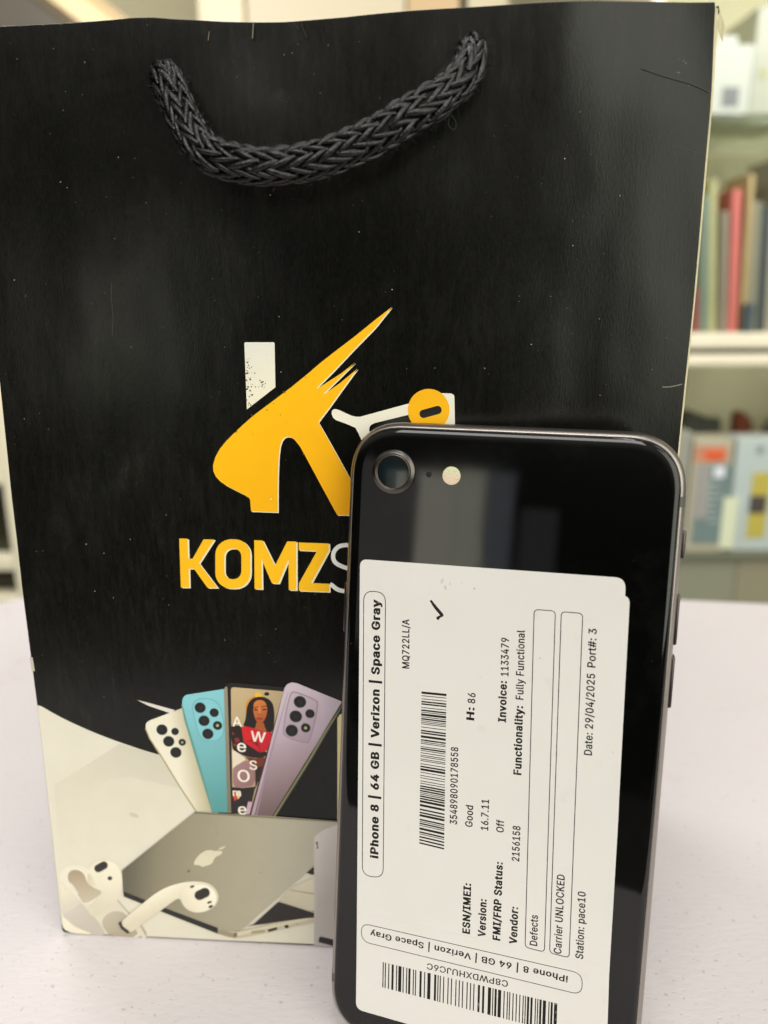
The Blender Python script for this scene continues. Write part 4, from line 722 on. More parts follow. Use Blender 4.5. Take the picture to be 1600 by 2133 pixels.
# white forked mark, gold disc with a slot, white square behind
ym = [(691, 862), (691.5, 856), (695, 852.5), (700, 852), (709, 855), (720, 860.5), (733, 866), (742, 868), (750.6, 868), (851, 840.6), (860, 848), (856, 862), (851, 864), (781, 881), (774, 884.5), (770, 889), (769, 896), (772, 904), (785, 930), (785, 960), (770, 960), (762, 935), (752.8, 916), (747, 903), (740.6, 891), (722, 883), (700, 875), (694, 870)]
lg.poly(ym, OFFW, 1)
lg.poly([(890, 818), (921, 818.8), (940, 819.6), (945, 822), (946.6, 826), (948, 900), (890, 905)], OFFW, 1)
lg.poly(ell(893, 854, 43.5, 44, 0, 48), (250, 184, 8), 2)
def capsule(ax, ay, bx, by, r, n=10):
    a = math.atan2(by-ay, bx-ax); out = []
    for i in range(n+1):
        t = a+math.pi/2+math.pi*i/n; out.append((ax+r*math.cos(t), ay+r*math.sin(t)))
    for i in range(n+1):
        t = a-math.pi/2+math.pi*i/n; out.append((bx+r*math.cos(t), by+r*math.sin(t)))
    return out
lg.poly(capsule(882.5, 862, 911.5, 854, 8.7), (18, 17, 14), 3)
lg.make('logo', M_INK, front)

lt = Print(BAG)
def rrect(x0, x1, y0, y1, r, n=8):
    out = []
    for cx, cy, a0 in ((x1-r, y0+r, -90), (x1-r, y1-r, 0), (x0+r, y1-r, 90), (x0+r, y0+r, 180)):
        for i in range(n+1):
            t = math.radians(a0+90*i/n); out.append((cx+r*math.cos(t), cy+r*math.sin(t)))
    return out
letters = [
    ([(168, 1192), (208, 1193), (211, 1288), (232, 1288), (284, 1196), (335, 1197), (262, 1310), (351, 1427), (303, 1427), (238, 1336), (214, 1336), (216, 1425), (176, 1425)], ()),
    (rrect(340, 507, 1196, 1430, 74), [rrect(383, 464, 1240, 1386, 38)]),
    ([(525, 1200), (565, 1202), (624, 1322), (682, 1206), (725, 1207), (725, 1438), (690, 1437), (688, 1292), (641, 1406), (609, 1405), (560, 1290), (562, 1433), (527, 1432)], ()),
    ([(737, 1211), (880, 1216), (880, 1250), (796, 1404), (882, 1408), (882, 1446), (738, 1441), (738, 1406), (824, 1252), (737, 1248)], ()),
]
for pts, hol in letters:
    lt.poly([(p[0]+7, p[1]+4) for p in pts], EDGEW, 0, holes=[[(q[0]+7, q[1]+4) for q in h] for h in hol], **o3)
    lt.poly(pts, (248, 188, 26), 1, holes=hol, **o3)
def stroke(pts, w):
    L_, R_ = [], []
    for i, p in enumerate(pts):
        a = pts[max(0, i-1)]; c = pts[min(len(pts)-1, i+1)]
        dx, dy = c[0]-a[0], c[1]-a[1]; l = math.hypot(dx, dy) or 1
        L_.append((p[0]-dy/l*w/2, p[1]+dx/l*w/2)); R_.append((p[0]+dy/l*w/2, p[1]-dx/l*w/2))
    return L_ + R_[::-1]
sp_ = catmull([(1010, 1232), (985, 1226), (955, 1224), (925, 1232), (905, 1256), (901, 1284), (913, 1308), (945, 1326), (985, 1340), (1010, 1362), (1014, 1395), (1004, 1422), (980, 1438), (950, 1442), (920, 1434), (897, 1416), (886, 1410)], 5)
lt.poly(stroke(sp_, 20), (236, 236, 228), 1, **o3)
lt.make('lettering', M_INK, front)

def ramp3(stops, ax, ay, bx, by):
    def f(x, y):
        dx, dy = bx-ax, by-ay; t = ((x-ax)*dx+(y-ay)*dy)/(dx*dx+dy*dy)
        if t <= stops[0][0]: return stops[0][1]
        for (t0, c0), (t1, c1_) in zip(stops, stops[1:]):
            if t <= t1:
                k = (t-t0)/(t1-t0); return tuple(a*(1-k)+b*k for a, b in zip(c0, c1_))
        return stops[-1][1]
    return f
pic = Print(BAG, 0.00002, 0.00001)
CL = (interp(Ledge, 1, 0.03)-0.0003, BW-0.0002, 0.0006)
CREAM = (236, 229, 203); CREAM2 = (224, 216, 190)
curve = catmull([(60, 1455), (81, 1468), (135, 1498), (202, 1528), (270, 1553), (335, 1573), (420, 1592)], 8)
def leftpx(py): # photo position of the bag's left edge
    E_ = [(0, 798), (12.6, 919), (24.7, 1037), (35, 1122), (47, 1231), (79, 1479), (110, 1757), (129, 1934)]
    for a, c in zip(E_, E_[1:]):
        if a[1] <= py <= c[1]: return a[0]+(c[0]-a[0])*(py-a[1])/(c[1]-a[1])
    return 130
white = [(leftpx(1469)+0.6, 1469)] + [p for p in curve if p[0] > 85] + [(470, 1740), (600, 1735), (740, 1735), (1325, 1790), (1326, 2000), (900, 1979.5), (696, 1968), (480, 1959), (304, 1950), (200, 1945), (160, 1942.5), (147, 1941), (137, 1938), (131.5, 1932), (128.8, 1924), (leftpx(1900)+.5, 1900), (leftpx(1800)+.5, 1800), (leftpx(1757)+.5, 1757), (leftpx(1600)+.5, 1600)]
pic.poly(white, (222, 217, 200), 0, col2=(216, 211, 193), ga=(200, 1500), gb=(420, 1950), step=30)
o5 = dict(sc=2.2222, off=(0, 1200))
pic.poly([(252, 968), (555, 776), (640, 800), (742, 832), (905, 1086), (570, 1330), (430, 1300), (290, 1330), (270, 1210)], (215, 209, 191), 1, col2=(220, 215, 197), ga=(300, 960), gb=(420, 1300), **o5)
pic.poly([(555, 776), (745, 832), (830, 980), (600, 930), (252, 968)], (206, 201, 184), 2, col2=(215, 209, 191), ga=(560, 790), gb=(470, 990), **o5)
pic.poly(ell(620, 1106, 24, 9, 20, 16), (205, 194, 168), 2, **o5)
# white edge chips on the bag side
pic.poly([(62, 1368), (68, 1369), (73, 1398), (66, 1398)], (190, 186, 170), 1)

oP = dict(sc=3.5556, off=(280, 1380))
# white sliver
pic.poly([(18, 276), (110, 300), (300, 352), (270, 376), (110, 322)], (222, 214, 205), 1, **oP)
# cream phone
def lens(cx, cy, r, layer, inner=True, small=False):
    pic.poly(ell(cx, cy, r*1.06, r, 20, 24), (70, 96, 92) if not small else (60, 66, 56), layer, **oP)
    pic.poly(ell(cx, cy, r*.95, r*.88, 20, 24), (18, 17, 16), layer+1, **oP)
    if inner: pic.poly(ell(cx, cy, r*.45, r*.42, 20, 16), (34, 28, 26), layer+2, **oP)
    if small: pic.poly(ell(cx, cy, r*.34, r*.34, 0, 12), (168, 172, 120), layer+3, **oP)
pic.poly([(84, 478), (86, 455), (96, 440), (115, 428), (360, 335), (392, 420), (590, 1105), (465, 1105), (340, 915), (205, 692), (120, 565)], (232, 226, 206), 2, col2=(178, 168, 128), ga=(330, 800), gb=(520, 760), step=6, **oP)
pic.poly([(84, 478), (120, 565), (205, 692), (340, 915), (465, 1105), (452, 1105), (325, 910), (190, 690), (108, 560), (80, 490)], (170, 158, 110), 3, **oP)
for cx, cy, r in ((205, 497, 40), (255, 583, 40), (308, 665, 40)): lens(cx, cy, r, 4)
lens(302, 510, 27, 4); lens(355, 590, 26, 4, False, True)
# blue phone
pic.poly([(354, 300), (358, 268), (368, 250), (388, 238), (685, 192), (712, 1110), (590, 1110), (480, 730), (385, 420)], (134, 200, 210), 5, col2=(84, 150, 150), ga=(520, 250), gb=(620, 1080), **oP)
pic.poly([(354, 300), (385, 420), (480, 730), (590, 1110), (575, 1110), (462, 735), (372, 430), (350, 320)], (96, 150, 140), 6, **oP)
mod = chaikin([(410, 272), (600, 255), (665, 380), (668, 575), (500, 590), (455, 470)], 2)
pic.poly(mod, (108, 178, 186), 6, **oP)
pic.poly(chaikin([(418, 280), (596, 263), (657, 384), (660, 567), (506, 581), (463, 468)], 2), (132, 198, 208), 7, **oP)
for cx, cy, r in ((488, 333, 40), (517, 430, 40), (545, 527, 40)): lens(cx, cy, r, 8)
lens(592, 370, 33, 8); lens(617, 465, 33, 8, False, True)
# dark phone with a picture on its screen
pic.poly([(664, 200), (676, 170), (700, 150), (722, 147), (1125, 182), (1080, 600), (880, 1118), (700, 1112)], (24, 22, 18), 9, **oP)
pic.poly([(664, 200), (674, 178), (690, 180), (718, 1112), (690, 1112)], (150, 142, 120), 10, col2=(118, 112, 92), ga=(680, 200), gb=(700, 1100), **oP)
oS = dict(sc=6.6625, off=(460, 1400))
pic.poly([(142, 240), (150, 222), (165, 210), (185, 207), (870, 265), (640, 1100), (400, 1970), (165, 1960)], (198, 174, 132), 10, col2=(176, 156, 120), ga=(200, 220), gb=(600, 700), **oS)
pic.poly(ell(640, 300, 36, 26, 0, 18), (28, 26, 20), 11, **oS)
# hat, hair, face, shoulders
pic.poly(chaikin([(345, 480), (352, 430), (390, 370), (460, 335), (480, 290), (515, 270), (555, 290), (590, 335), (640, 350), (560, 420), (420, 460), (375, 560), (350, 600)], 2), (206, 140, 46), 11, **oS)
pic.poly(chaikin([(462, 332), (482, 288), (515, 268), (552, 290), (590, 334), (520, 348)], 2), (228, 184, 66), 12, **oS)
pic.poly(chaikin([(300, 745), (335, 690), (352, 600), (365, 470), (410, 385), (490, 340), (590, 338), (670, 370), (725, 430), (745, 540), (748, 680), (720, 835), (640, 830), (560, 780), (480, 780)], 2), (24, 16, 12), 13, **oS)
pic.poly(chaikin([(492, 690), (600, 690), (612, 760), (640, 815), (560, 830), (470, 775), (490, 740)], 1), (164, 84, 40), 14, **oS)
pic.poly(chaikin([(455, 470), (462, 420), (505, 385), (570, 380), (620, 410), (645, 470), (645, 560), (625, 630), (590, 690), (545, 720), (505, 690), (475, 630), (455, 550)], 2), (206, 118, 58), 15, col2=(160, 80, 34), ga=(500, 420), gb=(610, 690), **oS)
for ax, ay, bx, by, w_ in ((462, 488, 515, 480, 9), (570, 480, 635, 465, 10)): pic.poly(capsule(ax, ay, bx, by, w_*.6), (70, 34, 16), 16, **oS)
pic.poly(ell(490, 518, 26, 11, 5), (60, 28, 14), 16, **oS); pic.poly(ell(605, 515, 30, 11, -8), (60, 28, 14), 16, **oS)
pic.poly(ell(540, 575, 26, 12, 0), (168, 84, 38), 16, **oS); pic.poly([(532, 480), (546, 480), (552, 570), (530, 570)], (222, 140, 76), 16, **oS)
pic.poly(ell(540, 642, 46, 20, 3), (170, 62, 44), 16, **oS); pic.poly(capsule(500, 642, 580, 644, 4), (110, 36, 26), 17, **oS)
pic.poly(chaikin([(140, 730), (220, 735), (300, 745), (320, 950), (480, 1060), (640, 1090), (625, 1180), (480, 1190), (320, 1160), (220, 1100), (165, 1075), (150, 900)], 1), (30, 16, 14), 12, **oS)
pic.poly([(288, 758), (340, 745), (480, 780), (560, 815), (640, 815), (712, 842), (690, 960), (640, 1085), (545, 1112), (430, 1040), (320, 965), (305, 860)], (206, 24, 30), 14, col2=(190, 16, 40), ga=(400, 800), gb=(620, 1080), **oS)
pic.poly([(320, 962), (430, 935), (520, 960), (545, 1110), (530, 1040), (430, 955)], (130, 12, 18), 15, **oS)
pic.poly([(545, 1000), (552, 1108), (538, 1108)], (120, 12, 18), 15, **oS)
for pts in ([(160, 820), (190, 850), (180, 875), (155, 850)], [(190, 920), (240, 900), (270, 950), (210, 985)], [(170, 980), (230, 1000), (215, 1030), (180, 1020)]): pic.poly(pts, (130, 40, 40), 13, **oS)
pic.poly([(158, 1065), (330, 1180), (345, 1215), (220, 1290), (168, 1335)], (226, 214, 192), 11, **oS)
pic.poly(chaikin([(168, 1335), (230, 1285), (360, 1215), (470, 1260), (490, 1560), (300, 1600), (172, 1590)], 1), (160, 122, 122), 12, col2=(146, 104, 108), ga=(200, 1300), gb=(450, 1560), **oS)
pic.poly([(340, 1170), (480, 1192), (622, 1180), (560, 1400), (490, 1560), (480, 1400), (440, 1270)], (110, 46, 22), 11, **oS)
pic.poly([(480, 1320), (580, 1300), (530, 1500), (480, 1620)], (40, 24, 20), 12, **oS)
pic.poly([(150, 1590), (300, 1604), (485, 1585), (470, 1640), (400, 1960), (160, 1960)], (30, 24, 24), 11, **oS)
pic.poly([(172, 1660), (236, 1662), (232, 1745), (196, 1785), (178, 1740)], (206, 70, 30), 12, **oS)
pic.poly([(236, 1650), (272, 1652), (262, 1740), (234, 1762)], (222, 206, 170), 12, **oS)
pic.poly([(382, 1790), (440, 1800), (400, 1965), (345, 1965)], (198, 160, 184), 12, **oS)
def stext(ch, x0, x1, ybase, sl=0.0):
    f = lambda x, y: (460+x/6.6625, 1400+y/6.6625)
    pic.text(ch, f(x0, ybase), f(x1, ybase+sl), (240, 232, 218), 19, 0.012)
stext('A', 165, 300, 745, 6); stext('W', 415, 622, 950, 24); stext('e', 232, 356, 1095, 6); stext('S', 402, 508, 1345, 4)
stext('O', 240, 408, 1512, 6); stext('m', 172, 285, 1712, 4); stext('e', 245, 362, 1965, 6)
# mauve phone in front
pic.poly([(1102, 230), (1112, 190), (1130, 160), (1165, 144), (1205, 150), (1540, 286), (1400, 520), (1020, 1136), (866, 1124), (985, 690)], ramp3([(0, (204, 187, 200)), (0.35, (186, 168, 182)), (0.7, (150, 128, 134)), (1, (112, 92, 94))], 1120, 240, 1230, 1080), 21, step=6, **oP)
pic.poly([(1102, 230), (1120, 190), (1000, 690), (890, 1126), (866, 1124), (985, 690)], (208, 190, 208), 22, col2=(176, 150, 158), ga=(1100, 250), gb=(880, 1100), **oP)
pic.poly([(1134, 230), (1142, 212), (1010, 700), (910, 1127), (902, 1127), (1000, 700)], (156, 134, 150), 23, **oP)
pic.poly(chaikin([(1150, 215), (1195, 207), (1345, 268), (1372, 300), (1308, 580), (1275, 602), (1110, 548), (1095, 500)], 2), (160, 138, 156), 23, **oP)
pic.poly(chaikin([(1158, 224), (1195, 217), (1340, 276), (1360, 304), (1300, 572), (1272, 590), (1118, 540), (1104, 500)], 2), (196, 178, 194), 24, col2=(168, 148, 158), ga=(1180, 240), gb=(1260, 590), **oP)
for cx, cy, r in ((1228, 288, 45), (1197, 395, 45), (1167, 500, 45)): lens(cx, cy, r, 25)
lens(1302, 375, 34, 25); lens(1270, 480, 34, 25, False, True)
pic.poly([(1540, 284), (1556, 300), (1430, 520), (1330, 690), (1200, 900), (1048, 1138), (1020, 1136), (1180, 880), (1300, 690), (1408, 500)], (60, 60, 42), 22, **oP)
pic.poly([(1552, 300), (1420, 520), (1322, 690), (1190, 900), (1042, 1138), (1030, 1138), (1175, 905), (1312, 680), (1410, 505)], (134, 132, 98), 23, **oP)
pic.poly([(703, 1496), (708, 1488), (760, 1478), (760, 1712), (703, 1710)], (226, 214, 158), 1)
# laptop
lid = [(905, 1088), (940, 1090), (1250, 1108), (1566, 1131), (1640, 1136), (1640, 1200), (1440, 1350), (1330, 1448), (1135, 1622), (1110, 1636), (1085, 1640), (1045, 1637), (1000, 1620), (800, 1545), (572, 1455), (566, 1360)]
pic.poly(lid, ramp3([(0, (96, 92, 76)), (0.16, (134, 127, 106)), (0.34, (150, 143, 121)), (0.6, (166, 159, 138)), (1, (182, 176, 158))], 590, 1400, 1440, 1470), 26, step=7, **o5)
pic.poly([(905, 1088), (1566, 1131), (1566, 1136), (900, 1096)], (120, 112, 90), 28, **o5)
pic.poly([(572, 1455), (800, 1545), (1010, 1624), (1010, 1652), (800, 1570), (575, 1480)], (34, 31, 28), 27, **o5)
pic.poly([(1010, 1626), (1050, 1640), (1110, 1640), (1180, 1625), (1455, 1545), (1455, 1600), (1140, 1668), (1100, 1672), (1060, 1668), (1010, 1652)], (190, 180, 154), 25, **o5)
pic.poly([(1100, 1645), (1455, 1570), (1455, 1582), (1102, 1662)], (206, 198, 172), 27, **o5)
pic.poly([(1010, 1630), (1085, 1650), (1085, 1672), (1010, 1652)], (150, 140, 120), 27, **o5)
pic.poly([(1084, 1648), (1098, 1646), (1098, 1668), (1084, 1668)], (110, 100, 84), 28, **o5)
pic.poly([(1140, 1618), (1175, 1608), (1290, 1504), (1455, 1556), (1455, 1578), (1400, 1582)], (34, 29, 27), 27, **o5)
pic.poly([(1164, 1640), (1228, 1632), (1226, 1645), (1166, 1652)], (156, 148, 122), 29, **o5)
pic.poly([(1240, 1632), (1284, 1620), (1284, 1632), (1246, 1644)], (30, 28, 24), 29, **o5)
pic.poly(ell(1328, 1618, 10, 8, 0, 14), (30, 28, 24), 29, **o5)
pic.poly(ell(1378, 1606, 7, 3, -10, 10), (160, 152, 128), 29, **o5)
pic.poly([(1290, 1500), (1360, 1432), (1460, 1390), (1460, 1556)], (190, 182, 160), 25, col2=(214, 206, 182), ga=(1340, 1520), gb=(1440, 1420), **o5)
pic.poly([(1345, 1446), (1460, 1466), (1460, 1472), (1345, 1452)], (166, 158, 134), 27, **o5)
pic.poly([(1420, 1370), (1460, 1338), (1460, 1378), (1440, 1378)], (30, 27, 24), 27, **o5)
oA = dict(sc=5.0, off=(400, 1650))
apple_body = chaikin([(22, 752), (28, 712), (60, 665), (100, 625), (150, 598), (200, 592), (235, 606), (280, 600), (318, 608), (322, 626), (295, 648), (258, 660), (232, 690), (220, 728), (190, 748), (140, 762), (112, 774), (86, 756), (52, 748)], 2)
pic.poly(apple_body, (214, 208, 182), 28, **oA)
pic.poly(chaikin([(272, 594), (290, 574), (320, 558), (356, 552), (344, 572), (310, 592)], 2), (206, 198, 170), 28, **oA)
pic.poly(ell(875, 1362, 8, 7, 0, 10), (120, 106, 80), 28, **o5)
# pale box beside the laptop
pic.poly([(1455, 1210), (1465, 1195), (1500, 1170), (1580, 1140), (1800, 1150), (1800, 1720), (1560, 1712), (1455, 1706)], (206, 200, 194), 30, col2=(180, 173, 168), ga=(1460, 1250), gb=(1600, 1400), **o5)
pic.poly([(1475, 1690), (1478, 1668), (1490, 1664), (1560, 1682), (1600, 1690), (1600, 1712), (1550, 1710)], (26, 25, 23), 31, **o5)
pic.poly([(1462, 1226), (1474, 1226), (1472, 1236), (1476, 1256), (1464, 1258), (1470, 1246), (1464, 1238)], (110, 100, 92), 31, **o5)
# earbuds and their case
oE = dict(sc=3.8095, off=(60, 1680))
pic.poly(chaikin([(244, 600), (250, 540), (280, 495), (330, 468), (390, 465), (450, 485), (500, 520), (540, 620), (590, 660), (570, 730), (445, 795), (340, 700)], 2), (228, 222, 204), 1, **oE)
pic.poly(chaikin([(306, 570), (318, 520), (355, 500), (400, 505), (440, 535), (462, 600), (505, 640), (585, 672), (565, 705), (440, 780), (400, 715), (345, 640)], 1), (168, 152, 126), 2, col2=(198, 186, 164), ga=(420, 530), gb=(450, 770), **oE)
pic.poly([(330, 600), (350, 620), (395, 690), (385, 700), (335, 650)], (222, 216, 200), 3, **oE)
pic.poly(chaikin([(244, 598), (290, 615), (440, 790), (545, 900), (625, 1026), (480, 1015), (370, 990), (262, 870)], 1), (206, 199, 186), 4, col2=(190, 183, 170), ga=(280, 700), gb=(500, 1000), **oE)
pic.poly([(246, 602), (290, 618), (420, 760), (300, 850), (262, 850)], (226, 219, 196), 5, col2=(204, 197, 184), ga=(280, 680), gb=(360, 830), **oE)
pic.poly(chaikin([(525, 890), (600, 830), (706, 742), (800, 842), (900, 930), (940, 1040), (630, 1028)], 1), (216, 209, 190), 3, **oE)
pic.poly(chaikin([(575, 930), (600, 870), (660, 830), (730, 828), (770, 855), (800, 900), (890, 1040), (640, 1028)], 1), (188, 179, 160), 5, col2=(172, 160, 140), ga=(620, 860), gb=(700, 1030), **oE)
pic.poly([(700, 742), (708, 740), (806, 850), (798, 856)], (172, 164, 150), 5, **oE)
pic.poly(chaikin([(870, 940), (905, 940), (940, 1000), (936, 1042), (890, 1040)], 1), (214, 206, 190), 6, **oE)
pic.poly([(884, 945), (896, 940), (936, 1000), (932, 1030)], (168, 158, 146), 7, **oE)
bud = chaikin([(462, 570), (470, 510), (510, 455), (570, 425), (640, 425), (705, 460), (742, 530), (748, 620), (730, 700), (680, 770), (590, 840), (525, 890), (455, 815), (520, 745), (575, 690), (590, 665), (510, 635), (472, 605)], 2)
pic.poly(bud, (236, 230, 208), 8, col2=(214, 206, 184), ga=(620, 460), gb=(560, 800), **oE)
pic.poly(chaikin([(464, 560), (478, 520), (510, 560), (540, 620), (600, 650), (590, 665), (510, 635), (474, 605)], 2), (206, 197, 172), 9, col2=(228, 221, 198), ga=(470, 600), gb=(560, 600), **oE)
pic.poly(capsule(553, 490, 598, 466, 34), (214, 208, 180), 9, **oE)
pic.poly(capsule(553, 488, 597, 464, 31), (44, 38, 32), 10, **oE)
pic.poly(ell(645, 567, 19, 16, 0, 16), (56, 48, 40), 10, **oE)
bud2 = chaikin([(738, 905), (800, 850), (900, 768), (1000, 688), (1080, 640), (1180, 604), (1290, 586), (1390, 590), (1455, 614), (1498, 660), (1512, 715), (1495, 770), (1440, 815), (1350, 840), (1270, 820), (1222, 770), (1205, 722), (1170, 728), (1090, 790), (980, 870), (900, 925), (858, 962), (822, 990), (790, 985), (755, 950)], 2)
pic.poly(bud2, (240, 234, 212), 32, col2=(212, 203, 180), ga=(1050, 640), gb=(1120, 800), **oE)
pic.poly(chaikin([(1212, 700), (1230, 650), (1290, 620), (1400, 610), (1470, 650), (1500, 720), (1470, 790), (1400, 825), (1330, 836), (1262, 812), (1222, 765)], 2), (244, 238, 218), 33, col2=(222, 214, 190), ga=(1420, 660), gb=(1260, 800), **oE)
pic.poly(capsule(1357, 698, 1402, 676, 41), (214, 208, 180), 34, **oE)
pic.poly(capsule(1357, 696, 1402, 675, 38), (44, 38, 34), 35, **oE)
for x, y, a, c_, r in ((1300, 628, 20, 9, -20), (1437, 752, 20, 9, -20), (1447, 786, 20, 11, -20)): pic.poly(ell(x, y, a, c_, r, 12), (58, 50, 40), 35, **oE)
pic.poly([(714, 916), (738, 906), (745, 938), (795, 975), (806, 992), (786, 1000), (735, 962)], (50, 42, 36), 33, **oE)
# bag's lower corner, its lit curl painted in as paler ink
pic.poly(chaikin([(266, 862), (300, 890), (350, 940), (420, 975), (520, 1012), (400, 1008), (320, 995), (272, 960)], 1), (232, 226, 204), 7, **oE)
pic.make('printed_picture', M_INK, front)

# scuffs, hairline cracks and chipped spots in the black coating
sc_ = Print(BAG, 0.00004, 0.00001)
def hair(pts, w, col, layer=0): sc_.poly(stroke(catmull(pts, 4), w), col, layer)
hair([(233, 590), (232, 620), (236, 660), (234, 700)], 1.4, (58, 56, 50))
hair([(359, 52), (357, 62), (356, 72)], 2.6, (205, 200, 172)); hair([(436, 66), (434, 84)], 1.6, (120, 112, 92)); hair([(528, 48), (526, 80)], 1.8, (130, 122, 104))
hair([(628, 48), (634, 66), (640, 78)], 1.8, (18, 17, 14)); hair([(612, 46), (622, 62)], 1.4, (16, 15, 13))
hair([(1338, 142), (1368, 152), (1400, 162), (1440, 174), (1478, 192)], 1.8, (30, 30, 26)); hair([(1400, 306), (1420, 308), (1445, 316), (1470, 324)], 2.0, (30, 30, 26))
hair([(1380, 806), (1392, 806), (1405, 804), (1421, 800)], 2.2, (120, 116, 100))
hair([(940, 240), (950, 255), (947, 270), (935, 262), (936, 246)], 1.2, (60, 60, 58))
for _ in range(260):
    x, y = random.uniform(10, 1440), random.uniform(80, 1380)
    if x < leftpx(max(800, y))+6 or x > 1400+(900-y)*.08: continue
    r = random.choice((0.5, 0.6, 0.7, 0.8, 1.2)); g = random.choice((60, 70, 80, 95, 110, 140, 190))
    sc_.poly(ell(x, y, r, r*random.uniform(.7, 1.6), random.uniform(0, 180), 6), (g, g-4, g-24), 1)
sc_.make('coating_crack', M_INK, front)

# ---- rope handle ------------------------------------------------------
def bag3(px, py, k):
    uv = BAG.uv(px, py, k); return Vector((uv.x, -k, uv.y))
path = [(338, 160, -0.004), (343, 160, 0.0015), (352, 172, 0.0045), (374, 225, 0.0065), (396, 275, 0.0085), (432, 316, 0.0105), (492, 342, 0.0115), (570, 347, 0.0115), (650, 337, 0.011), (720, 314, 0.0105), (790, 280, 0.010), (850, 243, 0.009), (912, 207, 0.008), (955, 172, 0.0065), (978, 135, 0.0045), (984, 108, 0.0015), (984, 100, -0.004)]
pp = [bag3(*p) for p in path]
fine = [Vector(p) for p in catmull([tuple(p) for p in pp], 24)]
# arc-length resample
cum = [0.0]
for a, c in zip(fine, fine[1:]): cum.append(cum[-1]+(c-a).length)
TL = cum[-1]
def along(s):
    s = max(0, min(TL-1e-9, s))
    lo, hi = 0, len(cum)-1
    while hi-lo > 1:
        m_ = (lo+hi)//2
        if cum[m_] <= s: lo = m_
        else: hi = m_
    t = (s-cum[lo])/max(1e-9, cum[hi]-cum[lo])
    return fine[lo].lerp(fine[hi], t)
def frame_at(s):
    p = along(s); t = (along(s+0.0012)-along(s-0.0012)).normalized()
    nrm = Vector((0, -1, 0)); nrm = (nrm - t*nrm.dot(t)).normalized(); b = t.cross(nrm)
    return p, t, nrm, b
RR = 0.00275
M_ROPE, t_, b_ = nt('black_braided_cord')
N = t_.nodes; L = t_.links
tcn = N.new('ShaderNodeTexCoord'); nz = N.new('ShaderNodeTexNoise'); nz.inputs['Scale'].default_value = 2200; nz.inputs['Detail'].default_value = 4
L.new(tcn.outputs['Object'], nz.inputs['Vector'])
mxn = N.new('ShaderNodeMix'); mxn.data_type = 'RGBA'; mxn.inputs['A'].default_value = (0.0012, 0.0011, 0.0009, 1); mxn.inputs['B'].default_value = (0.0055, 0.005, 0.0036, 1)
L.new(nz.outputs['Fac'], mxn.inputs['Factor']); L.new(mxn.outputs['Result'], b_.inputs['Base Color'])
bpn = N.new('ShaderNodeBump'); bpn.inputs['Distance'].default_value = 0.00025; bpn.inputs['Strength'].default_value = 0.5
L.new(nz.outputs['Fac'], bpn.inputs['Height']); L.new(bpn.outputs['Normal'], b_.inputs['Normal'])
pset(b_, rough=0.24, spec=0.5)
M_CORE = simple('cord_core', (0.003, 0.003, 0.0025), 0.9, 0)
rv, rf = [], []
def tube(pts, rad, sides=6):
    b0 = len(rv)
    for i, p in enumerate(pts):
        a = pts[max(0, i-1)]; c = pts[min(len(pts)-1, i+1)]; t = (c-a).normalized()
        x = t.orthogonal().normalized() if abs(t.y) > .9 else t.cross(Vector((0, 1, 0))).normalized()
        y = t.cross(x)
        r = rad(i/(len(pts)-1)) if callable(rad) else rad
        for q in range(sides):
            an = 2*math.pi*q/sides; rv.append(p + (x*math.cos(an)+y*math.sin(an))*r)
    for i in range(len(pts)-1):
        for q in range(sides):
            rf.append((b0+i*sides+q, b0+i*sides+(q+1) % sides, b0+(i+1)*sides+(q+1) % sides, b0+(i+1)*sides+q))
NCOL, PITCHR = 12, 0.0034
ns = int(TL/PITCHR)
rnd = random.Random(3)
for c in range(NCOL):
    a0 = 2*math.pi*c/NCOL
    slant_ = 1 if c % 2 == 0 else -1
    for k in range(ns):
        s0 = (k+0.5)*PITCHR + rnd.uniform(-.0005, .0005); jr = rnd.uniform(-.00022, .00022); ja = rnd.uniform(-.07, .07)
        pts = []
        half = 2*math.pi/NCOL*0.62
        for j in range(8):
            t = j/7*2-1
            s = s0 + t*PITCHR*0.78
            if s < 0 or s > TL: s = min(max(s, 0), TL)
            p, tg, nr, bi = frame_at(s)
            twist = 0.35*math.sin(s*60) + s*9.0
            an = a0 + slant_*t*half + twist + ja
            rad_ = RR*(1.0 + 0.13*(1-t*t)) + jr*(1-t*t)
            rad_ *= 0.80 + 0.20*math.sin(math.pi*min(1, max(0, s/TL)))**0.6
            pts.append(p + (nr*math.cos(an)*0.92 + bi*math.sin(an)*1.0)*rad_)
        rr_ = 0.00060*rnd.uniform(.75, 1.2)
        tube(pts, lambda t, rr_=rr_: rr_*(0.5+0.5*math.sin(math.pi*min(1, max(0, .12+t*.76)))), 7)
# stray fibres
for _ in range(900):
    s = rnd.uniform(0.004, TL-0.004); p, tg, nr, bi = frame_at(s); an = rnd.uniform(0, 2*math.pi)
    d = nr*math.cos(an)+bi*math.sin(an)
    q0 = p + d*RR*1.1; l = rnd.uniform(.0006, .0020); w_ = (tg*rnd.uniform(-1, 1)+d*rnd.uniform(.1, .8)).normalized()
    tube([q0, q0+w_*l*.5+d*.0001, q0+w_*l], 0.000035, 3)
me = bpy.data.meshes.new('rope_handle'); me.from_pydata(rv, [], rf)
rope = link_mesh('rope_handle', me, [M_ROPE], bag, True)
rv, rf = [], []
tube([along(TL*i/90) for i in range(91)], lambda t: RR*0.90*(0.80+0.20*math.sin(math.pi*t)**0.6), 14)
me = bpy.data.meshes.new('rope_core'); me.from_pydata(rv, [], rf)
link_mesh('rope_core', me, M_CORE, rope, True)

# ------------------------------------------------------------------ phone
PWd, PHt, PT_ = 0.0673, 0.1384, 0.0073
R_ = PT_/2
phone = tag(empty('smartphone', PHN.mat), 'black glass smartphone with a printed white label, leaning on the bag', 'smartphone')
